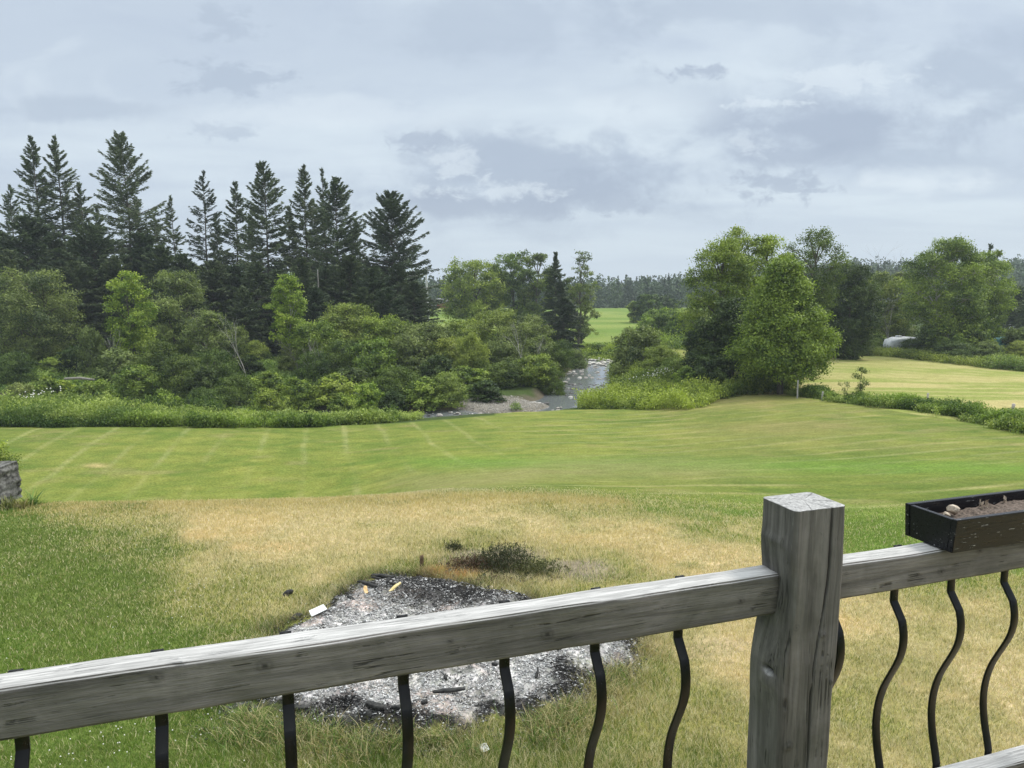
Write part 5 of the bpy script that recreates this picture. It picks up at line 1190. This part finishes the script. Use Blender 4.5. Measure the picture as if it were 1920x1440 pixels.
# sapling by the fence
o = broadleaf(1.9, .38, 'column', 'grey', 151, .07, 1500, .15, .2, 9, .45, 1, .02, name='sapling', twigs=True); put(o, 1614, 41.5); o.scale = (1, 1, hgt(1614, 688, 41.5) / 1.9); tag(o, 'leafy sapling growing in the fence line against the hay field', 'sapling')
o = broadleaf(1.2, .4, 'column', 'grey', 152, .07, 500, .2, .4, 7, .45, 2, .015, name='sapling'); put(o, 1585, 41.8); tag(o, 'sparse small sapling left of the leafy one in the fence line', 'sapling')

# ================================================================== weeds as stuff
def weeds(name, poly, n_stems, hfun, label, pal, seed, leaf=.09, per=14, lean=.18, patch=1.0):
    leaf = leaf * 1.3
    rg = np.random.default_rng(seed); poly = np.array(poly, float); mn, mx_ = poly.min(0), poly.max(0)
    X = rg.uniform(mn[0], mx_[0], n_stems * 4); Y = rg.uniform(mn[1], mx_[1], n_stems * 4)
    kp = poly_sd(X, Y, poly) + (fbm(X * 1.1, Y * 1.1, 3) - .5) * 1.3 < 0; X, Y = X[kp][:n_stems], Y[kp][:n_stems]; k = len(X)
    hh = hfun(X, Y) * np.clip(.25 + .45 * rg.random(k) ** 1.5 + patch * 1.5 * (fbm(X * .8 + seed, Y * .8, 3) - .33), .12, 1.35); Z = H(X, Y)
    ln = rg.normal(size=(k, 2)) * lean; pt = fbm(X * .5 + 3, Y * .7 + seed, 3)
    t_ = rg.random((k, per)) ** .75; P_ = np.stack([X[:, None] + ln[:, :1] * t_ * hh[:, None] + rg.normal(size=(k, per)) * leaf * .8, Y[:, None] + ln[:, 1:] * t_ * hh[:, None] + rg.normal(size=(k, per)) * leaf * .8, Z[:, None] + t_ * hh[:, None]], -1).reshape(-1, 3)
    V_, f_ = leaf_quads(P_, leaf, .42, rg, np.array([[0, 0, .7]] * len(P_)), .8, np.array([[0, 0, .8]] * len(P_)))
    a, b = [np.array(q) for q in PAL[pal]]; c_ = lerp(a, b, np.clip(.15 + .55 * rg.random(len(P_)) + np.repeat((pt - .5) * 2.2, per) + np.repeat(rg.normal(size=k) * .15, per) + .15 * (t_.ravel() - .5), 0, 1))
    o = add_mesh(name, V_, f_, LEAF, None, np.repeat(c_, 4, 0)); return tag(o, label, 'weeds', kind='stuff')
def gl(px, py): x, y, z = ground(px, py); return (x, y)
def gd(px, d): return ((px - 960) / F * d, d)
weeds('tall_weeds', [gd(-60, 37.6), gd(150, 37.8), gd(400, 37.9), gd(600, 38.2), gd(735, 39.5), gd(735, 41), gd(600, 42), gd(300, 43), gd(-60, 43)], 9000,
      lambda X, Y: 1.28 - .62 * sstep(100, 420, 960 + F * X / Y), 'tall pale green weeds in a strip along the far edge of the left lawn', 'weed', 301, .10)
weeds('front_weeds', [gd(-60, 37.2), gd(150, 37.4), gd(400, 37.5), gd(600, 37.8), gd(600, 38.3), gd(400, 38), gd(150, 37.9), gd(-60, 37.8)], 1800,
      lambda X, Y: .75 + 0 * X, 'darker low leafy weeds along the foot of the pale weed strip', 'mid', 321, .09)
weeds('low_weeds', [gd(560, 38.2), gd(735, 39.6), gd(790, 41.8), gd(790, 43), gd(600, 41.5)], 1600, lambda X, Y: .45 + 0 * X, 'low grassy weeds at the right end of the weed strip', 'weed', 302, .07)
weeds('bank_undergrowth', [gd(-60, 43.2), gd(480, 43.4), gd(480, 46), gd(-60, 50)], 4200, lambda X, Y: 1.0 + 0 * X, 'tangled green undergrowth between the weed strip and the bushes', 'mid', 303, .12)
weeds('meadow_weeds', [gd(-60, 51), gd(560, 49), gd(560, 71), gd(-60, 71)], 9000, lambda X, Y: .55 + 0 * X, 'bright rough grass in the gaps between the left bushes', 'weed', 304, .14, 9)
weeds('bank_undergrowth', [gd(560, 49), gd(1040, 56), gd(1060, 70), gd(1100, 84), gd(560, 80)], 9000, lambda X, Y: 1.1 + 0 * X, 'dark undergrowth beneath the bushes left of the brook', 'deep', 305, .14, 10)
RB = [gl(1078, 766), gl(1140, 767), gl(1200, 769), gl(1290, 771), gl(1330, 760), gl(1372, 744), gl(1400, 741), gl(1480, 738), gd(1490, 50), gd(1380, 53), gd(1300, 58), gd(1240, 66), gd(1190, 73), gd(1150, 74), gd(1152, 60), gd(1140, 52), gd(1095, 48)]
weeds('bank_weeds', RB, 12000, lambda X, Y: np.clip(1.05 + 0 * X, 0, 9), 'lush green weeds covering the right bank of the brook', 'mid', 306, .11, 12)
weeds('bank_weeds', [gl(1078, 766), gl(1140, 767), gl(1180, 769), gd(1160, 50), gd(1145, 54), gd(1100, 48.5)], 900, lambda X, Y: .6 + 0 * X, 'pale yellow green weeds at the water corner of the right bank', 'weed', 307, .09, 12)
HD = [(1478, 738), (1540, 750), (1600, 757), (1680, 767), (1750, 776), (1820, 790), (1880, 803), (1960, 818)]
HP = np.array([gl(*p_) for p_ in HD]); hn = np.gradient(HP, axis=0); hn = np.stack([-hn[:, 1], hn[:, 0]], -1); hn = hn / np.linalg.norm(hn, axis=1)[:, None]; hn *= np.sign(hn[:, :1]); print('HP', HP.round(1).tolist())
HPb = [tuple(q) for q in HP + hn * 1.3]; HPf = [tuple(q) for q in HP - hn * .35]; HP = [tuple(q) for q in HP]
weeds('fence_line_weeds', HP + HPb[::-1], 8000, lambda X, Y: .42 + .25 * fbm(X * .5, Y * .5, 2), 'thick green weeds and brambles along the fence line by the hay field', 'mid', 308, .075, 14, .25, 1.3)
weeds('fence_line_grass', HPf + HP[::-1], 2200, lambda X, Y: .5 + 0 * X, 'pale tall grass at the foot of the fence line', 'weed', 309, .07, 10)
weeds('field_edge_weeds', [gd(1525, 79), gd(1640, 79), gd(1760, 70.5), gd(1960, 62.5), gd(1980, 66), gd(1760, 75), gd(1640, 84), gd(1525, 84)], 5000, lambda X, Y: .8 + 0 * X, 'rough pale weeds along the far edge of the hay field', 'olive', 310, .13, 9)
weeds('field_edge_weeds', [gd(1835, 67), gd(1960, 62.0), gd(1980, 68), gd(1850, 73)], 1300, lambda X, Y: 1.0 + 0 * X, 'pale seeding weeds at the right edge of the hay field', 'weed', 311, .12, 9)
weeds('brook_head_weeds', [gd(1085, 78), gd(1165, 78), gd(1175, 87), gd(1085, 87)], 1500, lambda X, Y: .8 + 0 * X, 'green weeds closing the brook below the far meadow', 'mid', 312, .16, 9)
weeds('meadow_edge_weeds', [gd(1170, 84), gd(1420, 84), gd(1420, 105), gd(1200, 130)], 3500, lambda X, Y: 1.6 + 0 * X, 'mixed scrub behind the brook willow', 'mid', 313, .2, 9)
# white umbel flowers
def umbels(px, py0, depth, w_, h_, k, label, seed):
    rg = np.random.default_rng(seed); x, y, z = at(px, depth); X = x + rg.normal(size=k) * w_; Y = y + rg.normal(size=k) * w_; Z = ztop(py0, depth) + rg.normal(size=k) * h_ + (X - x) * .25
    specks('white_flowers', X, Y, Z, np.full(k, .045), fm, label, 'flowers', rg)
umbels(1195, 712, 54, .35, .18, 45, 'white flower heads low on the right bank, nearer the water', 401)
umbels(1232, 700, 55, .7, .14, 80, 'white flower heads across the right bank below the willow', 402)
umbels(70, 738, 41, .5, .1, 26, 'small white flower heads above the weeds at left', 403)
umbels(1102, 736, 49.5, .1, .08, 10, 'few pale flower heads beside the brook corner', 404)

# ================================================================== brook stones
RM = [rock_mesh(500 + i, 2, .4, .5) for i in range(6)]
RS = [simple_mat('river_stone', (.16, .145, .125), (.40, .37, .33), 3, .75), simple_mat('pale_river_stone', (.35, .33, .29), (.62, .59, .54), 3, .75), simple_mat('dark_wet_stone', (.035, .032, .028), (.12, .11, .10), 3, .4)]
RMM = []
for me in RM:
    for m_ in RS:
        c_ = me.copy(); c_.materials.clear(); c_.materials.append(m_); c_.name = 'river_rock'; RMM.append(c_)
rg = np.random.default_rng(77); cnt = 0
KINDS = {'pale': (1, 'pale dry stone heaped at the far end of the visible brook', 'pale stones at the brook head'),
         'mid': (0, 'grey brown stone breaking the riffle of the brook', 'stones breaking the riffle'),
         'dark': (2, 'dark wet stone standing in the lower riffle of the brook', 'dark wet stones in the lower riffle'),
         'near': (0, 'stone at the water edge between lawn and gravel bar', 'stones by the gravel bar')}
def rstone(kind, x, y, s, zadd=0.0):
    s = s * .72; mi, lb, gp = KINDS[kind]; mi = mi if rg.random() < .8 else int(rg.integers(0, 3))
    o = bpy.data.objects.new('river_rock', RMM[int(rg.integers(0, 6)) * 3 + mi]); COL.objects.link(o)
    o.location = (x, y, ZW + zadd + s * .08); o.scale = (s * (1 + .5 * rg.random()), s * (.8 + .4 * rg.random()), s * (.7 + .4 * rg.random())); o.rotation_euler = (0, 0, rg.random() * 6.28)
    tag(o, lb, 'rock', gp)
def on_river(y0, y1, spread=1.0):
    t_ = rg.random(); y = y0 + (y1 - y0) * t_; seg = RIVER[5:11]; xr = np.interp(y, seg[:, 1], seg[:, 0]); wr = np.interp(y, seg[:, 1], RW[5:11]); return xr + (rg.random() * 2 - 1) * wr * spread, y
for i in range(62): x, y = on_river(73, 80, 1.15); rstone('pale', x, y, .16 + .26 * rg.random() ** 2, .05)
for i in range(84): x, y = on_river(62.5, 73, 1.1); rstone('mid', x, y, .09 + .22 * rg.random() ** 2)
for i in range(70):
    x, y = on_river(57.2, 61.5, 1.0); x -= .9 * rg.random() * (1.0 if y < 60 else .2); rstone('dark', x, y, .10 + .18 * rg.random() ** 2)
for i in range(14): x, y = on_river(53.5, 57, 1.2); rstone('dark', x + (1.9 if rg.random() < .5 else -1.9), y, .15 + .15 * rg.random())
for i in range(40): a = rg.random(); rstone('near', -5.2 + 9.0 * a + rg.normal() * .2, 46.6 + 2.2 * a ** 2 + rg.normal() * .45, .07 + .15 * rg.random() ** 2, .05)
for (px, py, s) in [(1000, 752, .42), (1012, 755, .3), (1026, 753, .25), (985, 757, .22), (740, 776, .3), (560, 772, .35), (600, 776, .2), (822, 778, .3), (1160, 716, .45), (1060, 716, .3)]:
    d = 50.5 if px > 900 else 46.0
    if py < 720: d = 60 if px > 1100 else 61
    rstone('near', (px - 960) / F * d, d, s, .1)
# gravel on the bar
k = 9000; X = rg.uniform(-5.5, 4.5, k); Y = rg.uniform(46.3, 52.6, k); e = np.hypot((X + .5 - .25 * (Y - 49.2)) / 3.1, (Y - 49.4) / 2.5); kp = e < 1.02; X, Y = X[kp], Y[kp]
c_ = lerp(np.array([.13, .12, .10]), np.array([.40, .37, .33]), rg.random(len(X)))
specks('gravel', X, Y, H(X, Y), .018 + .045 * rg.random(len(X)) ** 3, am, 'small pale gravel lying on the bar at the brook bend', 'gravel', rg, c_)
tf = broadleaf(.5, .5, 'mound', 'weed', 444, .06, 700, 0, 0, 7, .4, 3, .008, name='shrub'); x_, y_ = (968 - 960) / F * 47.6, 47.6; tf.location = (x_, y_, float(H(x_, y_)) - .02); tag(tf, 'single small green tuft growing on the gravel bar', 'shrub')

# ================================================================== fence posts, birch log, pole, vehicles, far buildings
GP = simple_mat('grey_post_wood', (.26, .25, .23), (.46, .44, .41), 14, .9); PW = simple_mat('pale_post_paint', (.5, .5, .47), (.68, .68, .64), 14, .8); PK = simple_mat('pinkish_post_wood', (.36, .30, .27), (.52, .46, .42), 14, .9)
def fpost(px, py_top, depth, r_, m, label, lean=0.0):
    x, y, z = at(px, depth); h = ztop(py_top, depth) - z; zz = np.linspace(-.2, h, 8); rgp = np.random.default_rng(px)
    V_, f_ = tube(np.stack([rgp.normal(size=8) * .006 + lean * zz, rgp.normal(size=8) * .006, zz], -1), r_ * (1.08 - .12 * np.linspace(0, 1, 8)), 9)
    Vt = V_[-9:]; o = add_mesh('fence_post', V_, [f_, np.array([list(range(len(V_) - 9, len(V_)))])], m); o.location = (x, y, z); tag(o, label, 'fence post', 'old posts of the field fence'); return o
fpost(1496, 713, 43.5, .045, GP, 'pale white fence post just right of the ash trunk')
fpost(1543, 734, 42, .045, GP, 'short grey fence stub below the ash overhang')
fpost(1741, 737, 40.5, .05, GP, 'grey fence post half hidden in the middle of the fence line weeds')
fpost(1902, 757, 32.5, .07, PK, 'pinkish grey fence post at the right edge against the hay field', .03)
# utility pole seen against the far trees
x, y, z = at(803, 105); h = ztop(500, 105) - z
V_, f_ = tube(np.array([[.3, 0, -.3], [.1, 0, h * .5], [-.1, 0, h]]), [.16, .14, .11], 8); po = empty('utility_pole', (x, y, z)); tag(po, 'pale slender utility pole right of the solitary spruce', 'utility pole')
add_mesh('pole', V_, f_, PW, po); V_, f_ = tube(np.array([[-.9, 0, h - .5], [.9, 0, h - .5]]), [.05, .05], 6); add_mesh('crossarm', V_, f_, GP, po)
# birch trunk among spruces
for (px, top, d, hh2, lb) in [(603, 508, 76, 2.6, 'short white birch trunk glimpsed among the dark spruces')]:
    x, y, z = at(px, d); V_, f_ = tube(np.array([[0, 0, 0], [.06, 0, 1.5], [.0, 0, ztop(505, d) - z]]), [.10, .09, .05], 7); o = add_mesh('birch_trunk', V_, f_, BIRCH, None); o.location = (x, y, z); tag(o, lb, 'tree trunk')
# fallen pale log
x, y, z = at(160, 49); V_, f_ = tube(np.array([[-1.4, .2, .25], [-.3, 0, .32], [.7, -.1, .22]]), [.07, .09, .06], 8); o = add_mesh('fallen_log', V_, f_, DEAD); o.location = (x, y, ztop(711, 49) - .25); tag(o, 'pale fallen log lying in the weeds at left', 'log')
# tarped white trailer: body, cover, wheels
WV_ = simple_mat('white_tarp', (.36, .38, .39), (.60, .61, .62), 2, .5, .4, .2); GL = simple_mat('dark_glass', (.02, .025, .03), (.04, .05, .06), 2, .1, .6, 0); RB_ = simple_mat('rubber', (.02, .02, .02), (.04, .04, .04), 9, .9)
def loft(name, secs, m, parent, ks=20, e=.35):
    """secs: (x, ycentre, zbottom, ztop, halfwidth) along local x; superellipse upper section"""
    th = np.linspace(0, 2 * math.pi, ks, endpoint=False); V_ = []
    for (x_, zb, zt__, hw_) in secs:
        c, s_ = np.cos(th), np.sin(th); V_.append(np.stack([np.full(ks, x_), hw_ * np.sign(c) * np.abs(c) ** e, (zb + zt__) / 2 + (zt__ - zb) / 2 * np.sign(s_) * np.abs(s_) ** e], -1))
    V_ = np.concatenate(V_); i = np.arange(len(V_)).reshape(-1, ks); f = np.stack([i[:-1], np.roll(i[:-1], -1, 1), np.roll(i[1:], -1, 1), i[1:]], -1).reshape(-1, 4)
    return add_mesh(name, V_, [f, np.array([list(i[0][::-1])]), np.array([list(i[-1])])], m, parent, smooth=True)
def wheel(x_, y_, r_, parent):
    bmx = bmesh.new(); bmesh.ops.create_cone(bmx, cap_ends=True, segments=20, radius1=r_, radius2=r_, depth=.18); bmesh.ops.bevel(bmx, geom=[e for e in bmx.edges if e.calc_face_angle(0) > 1], offset=.03, segments=2, affect='EDGES')
    me = bpy.data.meshes.new('wheel'); bmx.to_mesh(me); bmx.free(); me.materials.append(RB_); o = bpy.data.objects.new('wheel', me); COL.objects.link(o); o.parent = parent; o.location = (x_, y_, r_); o.rotation_euler = (math.pi / 2, 0, 0); return o
x, y, z = at(1687, 82); tr = empty('camper_trailer', (x, y, z)); tag(tr, 'rounded white camper trailer half hidden by bushes beyond the hay field', 'trailer')
ht_ = ztop(632, 82) - z
loft('body', [(-1.75, .55, ht_ * .62, .75), (-1.55, .4, ht_ * .86, .95), (-.9, .35, ht_ * .99, 1.05), (.4, .35, ht_ * 1.02, 1.05), (1.6, .35, ht_ * .98, 1.05), (1.9, .45, ht_ * .85, .95)], WV_, tr)
loft('roof_vent', [(-.75, ht_ * .97, ht_ * 1.09, .2), (-.25, ht_ * .97, ht_ * 1.09, .2)], WV_, tr)
wheel(-.2, -1.0, .33, tr); wheel(.9, -1.0, .33, tr)
TEAL = simple_mat('teal_paint', (.05, .20, .22), (.09, .30, .32), 3, .3, .5, .1)
x, y, z = at(1876, 80); tr = empty('parked_car', (x, y, z)); tag(tr, 'teal green car mostly hidden by bushes at the right edge', 'car'); hc = ztop(632, 80) - z
loft('body', [(-2, .3, hc * .5, .6), (-1.8, .25, hc * .62, .8), (0, .25, hc * .66, .85), (1.8, .25, hc * .6, .8), (2, .3, hc * .5, .6)], TEAL, tr)
loft('cabin', [(-1.1, hc * .6, hc * .7, .7), (-.6, hc * .6, hc, .62), (.6, hc * .6, hc, .62), (1.2, hc * .6, hc * .7, .7)], TEAL, tr)
loft('window', [(-.7, hc * .68, hc * .9, .68), (.7, hc * .68, hc * .9, .68)], GL, tr)
for a_ in (-1.2, 1.2): wheel(a_, -.75, .32, tr)
# small white house
HW = simple_mat('white_siding', (.62, .64, .64), (.75, .76, .75), 3, .7); RF = simple_mat('grey_shingles', (.14, .14, .15), (.24, .24, .25), 6, .9)
x, y, z = at(1886, 118); z0_ = ztop(612, 118); hs = empty('white_house', (x, y, z0_ - 1)); tag(hs, 'small white gabled house glimpsed far off at the right edge', 'house')
def boxm(name, x0, x1, y0, y1, z0, z1, m, parent, bev=0): return board(name, [(x0, y0, z0), (x1, y0, z0), (x1, y1, z0), (x0, y1, z0), (x0, y0, z1), (x1, y0, z1), (x1, y1, z1), (x0, y1, z1)], m, parent, bev)
V_ = np.array([(-1.4, 0, -1.5), (1.4, 0, -1.5), (1.4, 0, 1.3), (0, 0, 2.1), (-1.4, 0, 1.3)]); V2 = V_ + [0, 5, 0]
add_mesh('wall', np.concatenate([V_, V2]), [np.array([[0, 1, 2, 3, 4]]), np.array([[9, 8, 7, 6, 5]]), np.array([[1, 6, 7, 2], [0, 4, 9, 5]])], HW, hs)
for s_ in (-1, 1): board('roof', [(0, -.25, 2.1), (s_ * 1.6, -.25, 1.2), (s_ * 1.6, 5.2, 1.2), (0, 5.2, 2.1), (0, -.25, 2.22), (s_ * 1.6, -.25, 1.32), (s_ * 1.6, 5.2, 1.32), (0, 5.2, 2.22)], RF, hs, 0)
boxm('window', -.9, -.3, -.04, .0, .2, .9, GL, hs); boxm('window', .3, .9, -.04, 0, .2, .9, GL, hs); boxm('porch', 1.45, 3.2, .3, 2.5, -1.5, .6, HW, hs)
# low red shed far left of the maple
RED = simple_mat('red_boards', (.22, .06, .045), (.33, .11, .08), 4, .9)
x, y, z = at(838, 190); rs = empty('red_shed', (x, y, ztop(576, 190) - .3)); tag(rs, 'low faded red shed in the distance left of the broad maple', 'shed')
boxm('wall', -2.2, 2.2, 0, 3, 0, 1.4, RED, rs); board('roof', [(-2.4, -.3, 1.4), (2.4, -.3, 1.4), (2.4, 3.2, 1.7), (-2.4, 3.2, 1.7), (-2.4, -.3, 1.5), (2.4, -.3, 1.5), (2.4, 3.2, 2.4), (-2.4, 3.2, 2.4)], RF, rs, 0)

# ================================================================== far forest (reads as one mass)
rg = np.random.default_rng(901); nT = 2600
Yt = 262 + 190 * rg.random(nT) ** 1.3; tx = rg.uniform(-.72, .74, nT); Xt = tx * Yt; Zt = H(Xt, Yt)
tree_h = np.where(rg.random(nT) < .5, 8 + 4.5 * rg.random(nT), 7 + 3 * rg.random(nT)); con = rg.random(nT) < .3
tree_h = tree_h * (1 + .1 * (tx > .25))
PP = []; CC = []; k = 100
for kk in range(k):
    t_ = rg.random(nT) ** 1.15; ra = np.where(con, (1 - t_) ** .8 * 2.3, np.sqrt(np.clip(1 - (2 * t_ - 1) ** 2, 0, 1)) * 2.6); a_ = rg.random(nT) * 6.283; rr_ = ra * np.sqrt(rg.random(nT))
    PP.append(np.stack([Xt + rr_ * np.cos(a_), Yt + rr_ * np.sin(a_), Zt + tree_h * (.05 + .95 * t_)], -1)); CC.append(t_)
PP = np.concatenate(PP); base_t = np.tile(rg.random(nT), k)
V_, f_ = leaf_quads(PP, .95, .7, rg, None, 1.0); cc = lerp(np.array([.03, .055, .025]), np.array([.095, .15, .045]), np.clip(base_t * .8 + rg.normal(size=len(PP)) * .12 + .1, 0, 1))
cc = np.where(np.tile(con, k)[:, None], cc * .7, cc)
tag(add_mesh('far_forest', V_, f_, NEEDLE, None, np.repeat(cc, 4, 0)), 'distant mixed forest on the low hills beyond the meadow', 'forest', kind='stuff')
# nearer dark wood behind the spruces and behind the centre trees at left
nT = 420; Yt = rg.uniform(180, 235, nT); tx = rg.uniform(-.72, -.02, nT); Xt = tx * Yt; Zt = H(Xt, Yt); tree_h = 9.5 + 4 * rg.random(nT); PP = []; con = rg.random(nT) < .6
keep = (tx < -.115); Xt, Yt, Zt, tree_h, con = Xt[keep], Yt[keep], Zt[keep], tree_h[keep], con[keep]; nT = len(Xt)
for kk in range(110):
    t_ = rg.random(nT); ra = np.where(con, (1 - t_) ** .8 * 2.2, np.sqrt(np.clip(1 - (2 * t_ - 1) ** 2, 0, 1)) * 3); a_ = rg.random(nT) * 6.283; rr_ = ra * np.sqrt(rg.random(nT))
    PP.append(np.stack([Xt + rr_ * np.cos(a_), Yt + rr_ * np.sin(a_), Zt + tree_h * (.03 + .97 * t_)], -1))
PP = np.concatenate(PP); V_, f_ = leaf_quads(PP, .75, .6, rg); cc = lerp(np.array([.022, .042, .02]), np.array([.075, .115, .04]), rg.random(len(PP)))
tag(add_mesh('distant_wood', V_, f_, NEEDLE, None, np.repeat(cc, 4, 0)), 'dark mixed wood behind the row of tall spruces', 'forest', kind='stuff')
# the row of dark trees fringing the far meadow
# ================================================================== haze
hm = bpy.data.materials.new('haze_air'); hm.use_nodes = True; n = NT(hm.node_tree); n.n.clear(); o_ = n.new('ShaderNodeOutputMaterial')
pv = n.new('ShaderNodeVolumePrincipled'); pv.inputs['Color'].default_value = (.80, .87, .95, 1); pv.inputs['Density'].default_value = .0005; pv.inputs['Anisotropy'].default_value = .0
n.link(pv.outputs[0], o_.inputs['Volume'])
hz = boxm('haze', -830, 830, -830, 830, float(GZ.min()) - 1.5, max(ZC + 26, float(GZ.max()) + 4), hm, None); tag(hz, 'thin pale haze softening the distance', 'haze', kind='stuff')
print('verts', sum(len(o.data.vertices) for o in COL.objects if o.type == 'MESH'), 'objects', len(COL.objects))
